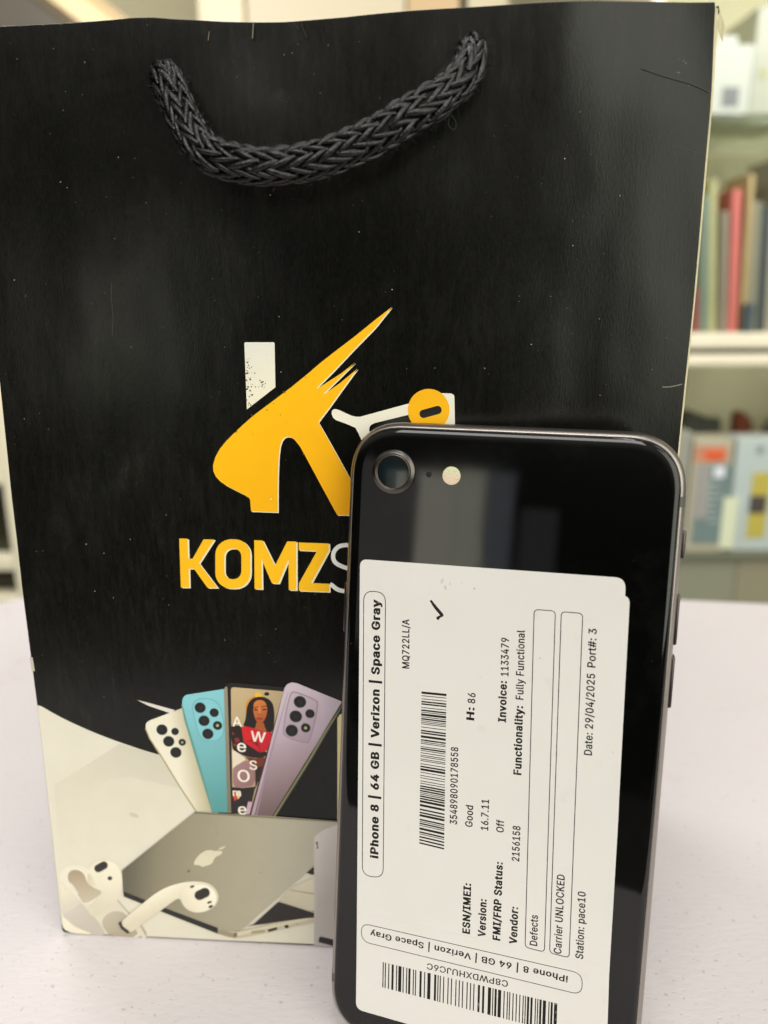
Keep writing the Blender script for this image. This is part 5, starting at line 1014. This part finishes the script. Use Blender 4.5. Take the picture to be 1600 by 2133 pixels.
# frame of the phone: u from the middle, v up from its foot, k towards the viewer (local y = -k)
def outline(n=26):
    a, b2, r, e = PWd/2, PHt, 0.0122, 2.45
    pts = []
    for cx, cy, sx, sy in ((a-r, b2-r, 1, 1), (-a+r, b2-r, -1, 1), (-a+r, r, -1, -1), (a-r, r, 1, -1)):
        seq = []
        for i in range(n+1):
            t = math.pi/2*i/n
            seq.append((cx+sx*r*abs(math.cos(t))**(2/e), cy+sy*r*abs(math.sin(t))**(2/e)))
        if sx*sy < 0: seq.reverse()
        pts += seq
    out = []
    for p in pts:
        if not out or math.hypot(p[0]-out[-1][0], p[1]-out[-1][1]) > 1e-5: out.append(p)
    # add points on the long sides
    res = []
    for i, p in enumerate(out):
        q = out[(i+1) % len(out)]; d = math.hypot(q[0]-p[0], q[1]-p[1]); m_ = max(1, int(d/0.003))
        for j in range(m_): res.append((p[0]+(q[0]-p[0])*j/m_, p[1]+(q[1]-p[1])*j/m_))
    return res
OUT = outline()
NRM = []
for i in range(len(OUT)):
    a = OUT[i-1]; c = OUT[(i+1) % len(OUT)]; dx, dy = c[0]-a[0], c[1]-a[1]; l = math.hypot(dx, dy)
    NRM.append((dy/l, -dx/l))
def ring(bm, inset, k, push=0.0):
    return [bm.verts.new((p[0]-n[0]*(inset-push), -k, p[1]-n[1]*(inset-push))) for p, n in zip(OUT, NRM)]
def loft(bm, prof, idx=None, push=0.0):
    rings = [ring(bm, i*1e-3, k*1e-3, push) for i, k in prof]
    m_ = len(OUT)
    rng = range(m_) if idx is None else idx
    for a, c in zip(rings, rings[1:]):
        for i in rng:
            j = (i+1) % m_; bm.faces.new((a[i], c[i], c[j], a[j]))
    return rings
M_BGLASS, t_, b_ = nt('black_glossy_glass'); pset(b_, col=(0.0012, 0.0012, 0.0012), rough=0.035, spec=0.5)
N = t_.nodes; L = t_.links
tcn = N.new('ShaderNodeTexCoord'); nz = N.new('ShaderNodeTexNoise'); nz.inputs['Scale'].default_value = 45; nz.inputs['Detail'].default_value = 6
L.new(tcn.outputs['Object'], nz.inputs['Vector'])
mr = N.new('ShaderNodeMapRange'); mr.inputs['From Min'].default_value = 0.35; mr.inputs['From Max'].default_value = 0.75; mr.inputs['To Min'].default_value = 0.022; mr.inputs['To Max'].default_value = 0.085
L.new(nz.outputs['Fac'], mr.inputs['Value']); L.new(mr.outputs['Result'], b_.inputs['Roughness'])
nz2 = N.new('ShaderNodeTexNoise'); nz2.inputs['Scale'].default_value = 1900; nz2.inputs['Detail'].default_value = 1
L.new(tcn.outputs['Object'], nz2.inputs['Vector'])
mr2 = N.new('ShaderNodeMapRange'); mr2.inputs['From Min'].default_value = 0.79; mr2.inputs['From Max'].default_value = 0.83; mr2.inputs['To Max'].default_value = 0.22
L.new(nz2.outputs['Fac'], mr2.inputs['Value'])
mxn = N.new('ShaderNodeMix'); mxn.data_type = 'RGBA'; mxn.inputs['A'].default_value = (0.0014, 0.0014, 0.0014, 1); mxn.inputs['B'].default_value = (0.5, 0.5, 0.48, 1)
sm = N.new('ShaderNodeTexNoise'); sm.inputs['Scale'].default_value = 60; sm.inputs['Detail'].default_value = 8; sm.inputs['Roughness'].default_value = 0.7
L.new(tcn.outputs['Object'], sm.inputs['Vector'])
smr = N.new('ShaderNodeMapRange'); smr.inputs['From Min'].default_value = 0.5; smr.inputs['From Max'].default_value = 0.8; smr.inputs['To Max'].default_value = 0.010
L.new(sm.outputs['Fac'], smr.inputs['Value'])
sma = N.new('ShaderNodeMath'); sma.operation = 'ADD'; L.new(smr.outputs['Result'], sma.inputs[0]); L.new(mr2.outputs['Result'], sma.inputs[1])
L.new(sma.outputs[0], mxn.inputs['Factor']); L.new(mxn.outputs['Result'], b_.inputs['Base Color'])
M_ALU = simple('space_grey_aluminium', (0.36, 0.325, 0.30), 0.34, 0.08, 90, 0.05, 3000, metal=1.0)
M_SEAL = simple('black_seal', (0.002, 0.002, 0.002), 0.5, 0)
M_BAND = simple('grey_antenna_plastic', (0.075, 0.075, 0.066), 0.45, 0.1, 300)

bm = bmesh.new()
rg = loft(bm, [(1.27, 3.02), (1.31, 3.16), (1.42, 3.29), (1.62, 3.42), (1.92, 3.53), (2.3, 3.61), (2.8, 3.645), (3.3, 3.65)])
bm.faces.new(rg[-1])
bmesh.ops.recalc_face_normals(bm, faces=bm.faces)
bglass = from_bm('back_glass', bm, M_BGLASS, phone, True)
bm = bmesh.new(); loft(bm, [(1.10, 2.97), (1.32, 2.96), (1.32, 3.06)]); bmesh.ops.recalc_face_normals(bm, faces=bm.faces)
from_bm('glass_seal', bm, M_SEAL, phone, True)
BANDP = [(1.25, 2.93), (1.16, 3.00), (1.02, 2.99), (0.80, 2.86), (0.52, 2.52), (0.30, 2.08), (0.13, 1.55), (0.03, 0.8), (0.0, 0.0), (0.03, -0.8), (0.13, -1.55), (0.30, -2.15), (0.52, -2.62), (0.72, -2.85), (0.95, -2.80)]
bm = bmesh.new(); loft(bm, BANDP)
bmesh.ops.recalc_face_normals(bm, faces=bm.faces)
fr = from_bm('metal_frame', bm, M_ALU, phone, True)
bm = bmesh.new(); rg = loft(bm, [(0.92, -2.93), (1.1, -3.25), (1.6, -3.53), (2.5, -3.64), (3.0, -3.65)]); bm.faces.new(rg[-1])
bmesh.ops.recalc_face_normals(bm, faces=bm.faces)
from_bm('screen', bm, M_BGLASS, phone, True)
def ph(px, py, k=0.0): return PHN.uv(px, py, k)
# plastic antenna lines across the metal band
def band_piece(v0, v1, side):
    bm = bmesh.new(); rows = []
    for i in range(5):
        v = v0+(v1-v0)*i/4
        # outline u at this height
        best = max((p for p in OUT if p[0]*side > 0 and abs(p[1]-v) < 0.0031), key=lambda p: abs(p[0]))
        uu = PWd/2 if PHt-0.0125 > v > 0.0125 else abs(best[0])
        rows.append([bm.verts.new((side*(uu-i2*1e-3+0.00003), -k*1e-3, v)) for i2, k in BANDP[1:-1]])
    for a, c in zip(rows, rows[1:]):
        for i in range(len(a)-1): bm.faces.new((a[i], a[i+1], c[i+1], c[i]))
    bmesh.ops.recalc_face_normals(bm, faces=bm.faces)
    return from_bm('antenna_line', bm, M_BAND, fr, True)
va, vb = ph(1427, 1055).y, ph(1428, 1033).y
for sd in (1, -1):
    band_piece(va, vb, sd); band_piece(PHt-vb, PHt-va, sd)
# side keys
def key(name, v0, v1, half, out_):
    bm = bmesh.new(); add_box(bm, PWd/2-0.0006, PWd/2+out_, -half, half, v0, v1, 0.00035, 3)
    return from_bm(name, bm, simple(name+'_metal', (0.10, 0.085, 0.085), 0.3, 0.05, 200, metal=1.0), fr, True)
key('mute_switch', ph(1420, 1163).y, ph(1424, 1105).y, 0.0010, 0.00062)
key('volume_key', ph(1404, 1341).y, ph(1412, 1237).y, 0.0014, 0.0005)
key('volume_key', ph(1393, 1471).y, ph(1402, 1365).y, 0.0014, 0.0005)
bm = bmesh.new(); add_box(bm, -PWd/2-0.0005, -PWd/2+0.0006, -0.0014, 0.0014, 0.0925, 0.1035, 0.00035, 3)
from_bm('power_key', bm, simple('power_key_metal', (0.10, 0.085, 0.085), 0.3, 0.05, 200, metal=1.0), fr, True)

# camera, microphone, flash
def lathe(name, cu_, cv_, prof, mat, parent, seg=72, knurl=None, cap=False):
    bm = bmesh.new(); rows = []
    for r, k in prof:
        row = []
        for i in range(seg):
            t = 2*math.pi*i/seg; rr = r*1e-3
            row.append(bm.verts.new((cu_+rr*math.cos(t), -k*1e-3, cv_+rr*math.sin(t))))
        rows.append(row)
    for a, c in zip(rows, rows[1:]):
        for i in range(seg):
            j = (i+1) % seg; bm.faces.new((a[i], a[j], c[j], c[i]))
    if cap: bm.faces.new(rows[-1])
    bmesh.ops.recalc_face_normals(bm, faces=bm.faces)
    return from_bm(name, bm, mat, parent, True)
lc_ = ph(818.6, 983, R_+0.0007)
M_RING = simple('camera_ring_metal', (0.105, 0.098, 0.092), 0.28, 0.05, 300, 0.06, 3000, metal=1.0)
cr = lathe('camera_ring', lc_.x, lc_.y, [(4.62, 3.60), (4.62, 3.95), (4.52, 4.10), (4.40, 4.16), (3.95, 4.52), (3.82, 4.56), (3.66, 4.55), (3.60, 4.46), (3.56, 4.30), (3.50, 4.20)], M_RING, phone)
cl = lathe('inner_ring', lc_.x, lc_.y, [(3.60, 4.33), (3.50, 4.42), (3.42, 4.42), (3.38, 4.30)], simple('inner_ring_metal', (0.22, 0.17, 0.13), 0.3, 0, metal=1.0), cr)
M_LENS, t_, b_ = nt('camera_lens_glass'); pset(b_, col=(0.003, 0.004, 0.005), rough=0.12, spec=0.45, coat=0.12, coatr=0.02)
N = t_.nodes; L = t_.links
tcn = N.new('ShaderNodeTexCoord'); gr = N.new('ShaderNodeVectorMath'); gr.operation = 'DISTANCE'
gr.inputs[1].default_value = (lc_.x-0.0004, -0.00435, lc_.y-0.0003); L.new(tcn.outputs['Object'], gr.inputs[0])
rp = N.new('ShaderNodeValToRGB'); rp.color_ramp.elements[0].position = 0.0; rp.color_ramp.elements[0].color = (0.006, 0.013, 0.017, 1)
rp.color_ramp.elements[1].position = 0.0016; rp.color_ramp.elements[1].color = (0.004, 0.006, 0.006, 1)
sc2 = N.new('ShaderNodeMath'); sc2.operation = 'MULTIPLY'; sc2.inputs[1].default_value = 1.0; L.new(gr.outputs['Value'], sc2.inputs[0])
L.new(sc2.outputs[0], rp.inputs['Fac']); L.new(rp.outputs['Color'], b_.inputs['Base Color'])
lathe('camera_lens', lc_.x, lc_.y, [(3.46, 4.28), (3.0, 4.31), (2.2, 4.35), (1.2, 4.38), (0.3, 4.39)], M_LENS, cr, cap=True)
mc = ph(893.5, 988, R_)
lathe('microphone_hole', mc.x, mc.y, [(0.62, 3.653), (0.60, 3.657), (0.3, 3.657)], M_SEAL, phone, 32, cap=True)
fc = ph(940.5, 991, R_)
M_FLASH, t_, b_ = nt('flash_lens'); N = t_.nodes; L = t_.links
tcn = N.new('ShaderNodeTexCoord'); sx = N.new('ShaderNodeSeparateXYZ'); L.new(tcn.outputs['Object'], sx.inputs[0])
nzf = N.new('ShaderNodeTexNoise'); nzf.inputs['Scale'].default_value = 700; L.new(tcn.outputs['Object'], nzf.inputs['Vector'])
ad = N.new('ShaderNodeMath'); ad.operation = 'MULTIPLY_ADD'; ad.inputs[1].default_value = 0.0018; L.new(nzf.outputs['Fac'], ad.inputs[0]); L.new(sx.outputs['Z'], ad.inputs[2])
mrf = N.new('ShaderNodeMapRange'); mrf.inputs['From Min'].default_value = fc.y-0.0004+0.0009; mrf.inputs['From Max'].default_value = fc.y+0.0007+0.0009; L.new(ad.outputs[0], mrf.inputs['Value'])
mxf = N.new('ShaderNodeMix'); mxf.data_type = 'RGBA'; mxf.inputs['A'].default_value = (*srgb(232, 208, 184), 1); mxf.inputs['B'].default_value = (*srgb(222, 222, 182), 1)
L.new(mrf.outputs['Result'], mxf.inputs['Factor']); vf = N.new('ShaderNodeTexVoronoi'); vf.inputs['Scale'].default_value = 2600; L.new(tcn.outputs['Object'], vf.inputs['Vector'])
vfr = N.new('ShaderNodeMapRange'); vfr.inputs['To Min'].default_value = 1.0; vfr.inputs['To Max'].default_value = 0.72; L.new(vf.outputs['Distance'], vfr.inputs['Value'])
vfm = N.new('ShaderNodeVectorMath'); vfm.operation = 'SCALE'; L.new(mxf.outputs['Result'], vfm.inputs[0]); L.new(vfr.outputs['Result'], vfm.inputs['Scale'])
L.new(vfm.outputs['Vector'], b_.inputs['Base Color']); pset(b_, rough=0.25)
lathe('flash', fc.x, fc.y, [(1.86, 3.653), (1.84, 3.665), (1.7, 3.672), (0.6, 3.68)], M_FLASH, phone, 48, cap=True)

# ---- labels stuck on the back ----------------------------------------
def label_mat(name, col):
    m, t, b = nt(name); N = t.nodes; L = t.links
    tc = N.new('ShaderNodeTexCoord')
    n = N.new('ShaderNodeTexNoise'); n.inputs['Scale'].default_value = 70; n.inputs['Detail'].default_value = 6
    L.new(tc.outputs['Object'], n.inputs['Vector'])
    mx = N.new('ShaderNodeMix'); mx.data_type = 'RGBA'; mx.inputs['A'].default_value = (*[c*.955 for c in col], 1); mx.inputs['B'].default_value = (*[min(.9, c*1.03) for c in col], 1)
    L.new(n.outputs['Fac'], mx.inputs['Factor'])
    n2 = N.new('ShaderNodeTexNoise'); n2.inputs['Scale'].default_value = 210; n2.inputs['Detail'].default_value = 3; L.new(tc.outputs['Object'], n2.inputs['Vector'])
    r = N.new('ShaderNodeMapRange'); r.inputs['From Min'].default_value = 0.66; r.inputs['From Max'].default_value = 0.85; r.inputs['To Max'].default_value = 0.22; L.new(n2.outputs['Fac'], r.inputs['Value'])
    m2 = N.new('ShaderNodeMix'); m2.data_type = 'RGBA'; m2.inputs['B'].default_value = (0.42, 0.38, 0.30, 1)
    L.new(r.outputs['Result'], m2.inputs['Factor']); L.new(mx.outputs['Result'], m2.inputs['A']); L.new(m2.outputs['Result'], b.inputs['Base Color'])
    bp = N.new('ShaderNodeBump'); bp.inputs['Strength'].default_value = 0.25; bp.inputs['Distance'].default_value = 0.0006
    n3 = N.new('ShaderNodeTexNoise'); n3.inputs['Scale'].default_value = 90; L.new(tc.outputs['Object'], n3.inputs['Vector'])
    L.new(n3.outputs['Fac'], bp.inputs['Height']); L.new(bp.outputs['Normal'], b.inputs['Normal'])
    pset(b, rough=0.5, spec=0.35)
    return m
M_LAB = label_mat('label_paper', (0.675, 0.655, 0.625))
def round_poly(pts, r, n=6):
    out = []
    m_ = len(pts)
    for i in range(m_):
        p = Vector(pts[i]); a = Vector(pts[i-1]); c = Vector(pts[(i+1) % m_])
        rr = r[i] if isinstance(r, (list, tuple)) else r
        d1 = (a-p).normalized()*rr; d2 = (c-p).normalized()*rr
        for j in range(n+1):
            t = j/n; q = (p+d1)*(1-t)**2 + p*2*t*(1-t) + (p+d2)*t*t; out.append((q.x, q.y))
    return out
def sheet(name, pts, r, k_top, thick, label=None):
    """a label cut from paper: outline in the phone's own plane (metres)"""
    P = round_poly(pts, r)
    bm = bmesh.new()
    tv = [bm.verts.new((p[0], -k_top, p[1])) for p in P]; bv = [bm.verts.new((p[0], -(k_top-thick), p[1])) for p in P]
    bm.faces.new(tv); bm.faces.new(list(reversed(bv)))
    for i in range(len(P)):
        j = (i+1) % len(P); bm.faces.new((tv[i], bv[i], bv[j], tv[j]))
    bmesh.ops.recalc_face_normals(bm, faces=bm.faces)
    o = from_bm(name, bm, M_LAB, phone)
    if label: o['label'] = label
    return o
K = R_+0.00012
def pm(px, py, k=K): return tuple(PHN.uv(px, py, k))
kC, kA, kB = R_+0.00007, R_+0.00014, R_+0.00021
c1, c2, c3, c4 = pm(1200, 1232, kC), pm(1312.5, 1241, kC), pm(1287.5, 1705, kC), pm(1180, 1705, kC)
sheet('label_backing', [c1, c2, c3, c4], [0.001, 0.0016, 0.0005, 0.0005], kC, 0.00006, 'sliver of an older label under the big one')
a1, a2 = pm(750, 1164.5, kA), pm(1303.5, 1204, kA)
a3, a4 = pm(1262, 2150, kA), pm(742, 2086, kA)
LA = sheet('label_sticker', [a1, a2, pm(1289, 1690, kA), a3, a4], [0.0016, 0.0020, 0.004, 0.001, 0.0014], kA, 0.00006, 'large white label with sideways printed phone details')
b1, b2_, b3, b4 = pm(744, 1900, kB), pm(1269.5, 2014, kB), pm(1262, 2252, kB), pm(741.5, 2102, kB)
LB = sheet('label_sticker', [b1, b2_, b3, b4], [0.0005, 0.0004, 0.0016, 0.0017], kB, 0.00006, 'smaller white label printed upside down with a barcode')

class FrameK:
    """the phone's plane lifted to the top of a label"""
    def __init__(s, k): s.k = k
    def uv(s, px, py, kk=0): return PHN.uv(px, py, s.k)
BK = (26, 23, 21)
tA = Print(FrameK(kA), kA+0.000006, 0.000003)
def T(body, p0, p1, col, layer, bold=0.022, cap=0.00158): tA.text(body, p0, p1, col, layer, bold, 0.0, 0.0, cap)
T('iPhone 8 | 64 GB | Verizon | Space Gray', (787.5, 1789), (791.5, 1249), BK, 1, 0.050, 0.0018)
T('MQ722LL/A', (852.5, 1393), (852.5, 1290), BK, 1)
T('354898090178558', (952, 1718), (954.5, 1557), BK, 1)
T('H:', (987, 1501), (988, 1474), BK, 1, 0.044); T('86', (989.5, 1466), (990.5, 1444), BK, 1)
T('Invoice:', (1053.5, 1505), (1055.5, 1419), BK, 1, 0.044); T('1133479', (1059, 1409), (1060, 1329), BK, 1)
T('Functionality:', (1085.5, 1615), (1089, 1471), BK, 1, 0.044); T('Fully Functional', (1090, 1458), (1093, 1313), BK, 1)
T('Defects', (1119, 1971), (1120.5, 1907), BK, 1); T('Carrier UNLOCKED', (1169, 1988), (1176.5, 1823), BK, 1)
T('Station: pace10', (1214.5, 1998.5), (1220, 1858.5), BK, 1)
T('Date: 29/04/2025', (1232.8, 1574), (1239.5, 1404), BK, 1); T('Port#: 3', (1240, 1391), (1243, 1310), BK, 1)
T('ESN/IMEI:', (978.3, 1946), (981, 1841), BK, 1, 0.044); T('Version:', (1010.8, 1953), (1013.3, 1874), BK, 1, 0.044)
T('FMI/FRP Status:', (1041.5, 1960), (1047, 1796.5), BK, 1, 0.044); T('Vendor:', (1076.3, 1968), (1079, 1890), BK, 1, 0.044)
T('Good', (984, 1723.5), (985.5, 1678.5), BK, 1); T('16.7.11', (1016.8, 1730.5), (1018.6, 1666), BK, 1)
T('Off', (1049, 1735), (1050, 1709), BK, 1); T('2156158', (1081.5, 1795), (1084, 1721.5), BK, 1)
def outline_box(P, w, corner):
    """a thin printed frame, corners in photo positions"""
    fr_ = FrameK(kA)
    q = [PHN.uv(p[0], p[1], kA) for p in P]
    ro = round_poly([tuple(x) for x in q], corner, 8)
    c = sum(q, Vector((0, 0)))/len(q)
    ri = []
    m_ = len(ro)
    area = sum(ro[i][0]*ro[(i+1) % m_][1]-ro[(i+1) % m_][0]*ro[i][1] for i in range(m_))
    sg = 1 if area > 0 else -1
    for i in range(m_):
        a = ro[i-1]; b = ro[(i+1) % m_]; dx, dy = b[0]-a[0], b[1]-a[1]; l = math.hypot(dx, dy) or 1
        ri.append((ro[i][0]-sg*dy/l*w, ro[i][1]+sg*dx/l*w))
    return ro, ri
def add_outline(prt, P, w, corner, layer=0, k=None):
    ro, ri = outline_box(P, w, corner)
    b = len(prt.v); kk = prt.k0+prt.dk*layer; m_ = len(ro); c = srgb(*BK)
    for p in ro+ri: prt.v.append((p[0], -kk, p[1])); prt.c.append(c)
    for i in range(m_):
        j = (i+1) % m_; f = [b+i, b+j, b+m_+j, b+m_+i]
        p0, p1, p2 = (Vector((prt.v[x][0], prt.v[x][2])) for x in f[:3])
        prt.fc.append(f if (p1-p0).cross(p2-p0) > 0 else f[::-1])
add_outline(tA, [(757, 1229.5), (804, 1233), (799, 1830), (754, 1824)], 0.00017, 0.0023)
add_outline(tA, [(1112, 1268.5), (1158, 1272), (1135, 1984), (1093, 1973.5)], 0.00017, 0.0010)
add_outline(tA, [(1168.5, 1273), (1215, 1277), (1186.5, 1996), (1144, 1985)], 0.00017, 0.0010)
# check mark, drawn a little jagged
tA.poly([(895, 1251.5), (899, 1249.5), (909, 1262), (916, 1270), (923.5, 1279), (924, 1283.5), (917, 1287), (913, 1292), (910, 1290), (908.5, 1286.5), (914, 1282.5), (917, 1281.5), (909, 1272.5), (902, 1263)], (36, 32, 30), 1)
for x, y, r, c in ((921, 1210, 5, 196), (928, 1224, 4, 188), (938, 1216, 4, 206), (962, 1214, 2.4, 205), (930, 1300, 9, 214), (988, 1226, 2.2, 150), (1125, 1371, 1.4, 110), (1000, 1410, 1.2, 160), (1277, 1567, 1.2, 150)):
    tA.poly(ell(x, y, r*.55, r*1.2, random.uniform(-20, 20), 9), (c, c-4, c-12), 0)
# upright barcode
def bars(prt, p_start, p_end, q_start, q_end, seed, n, col=BK, kk=kA):
    rn = random.Random(seed)
    widths = []
    for i in range(n): widths.append(rn.choice((1, 1, 1, 2, 2, 3)))
    tot = sum(widths); x = 0
    for i, w in enumerate(widths):
        if i % 2 == 0:
            t0, t1 = x/tot, (x+w*0.94)/tot
            L4 = []
            for t, (A_, B_) in ((t0, (p_start, p_end)), (t1, (p_start, p_end)), (t1, (q_start, q_end)), (t0, (q_start, q_end))):
                L4.append((A_[0]+(B_[0]-A_[0])*t, A_[1]+(B_[1]-A_[1])*t))
            prt.poly(L4, col, 1)
        x += w
bars(tA, (873.5, 1757), (878.2, 1440), (925, 1769.5), (930.2, 1445), 11, 117)
tA.make('lettering', M_LABELINK, LA)
tB = Print(FrameK(kB), kB+0.000006, 0.000003)
tB.text('iPhone 8 | 64 GB | Verizon | Space Gray', (1183.5, 2033.5), (771.5, 1938), BK, 1, 0.026, 0.0, 0.0, 0.00142)
tB.text('C8PWDXHUJC6C', (1058.5, 2043.5), (889.5, 2006), BK, 1, 0.014, 0.0, 0.0, 0.00145)
add_outline(tB, [(752, 1921.5), (1214, 2027), (1213, 2073), (753, 1961)], 0.00015, 0.0022)
bars(tB, (797.5, 2004), (1161.5, 2090.5), (796.5, 2056.5), (1159.5, 2150), 23, 97, kk=kB)
tB.make('lettering', M_LABELINK, LB)
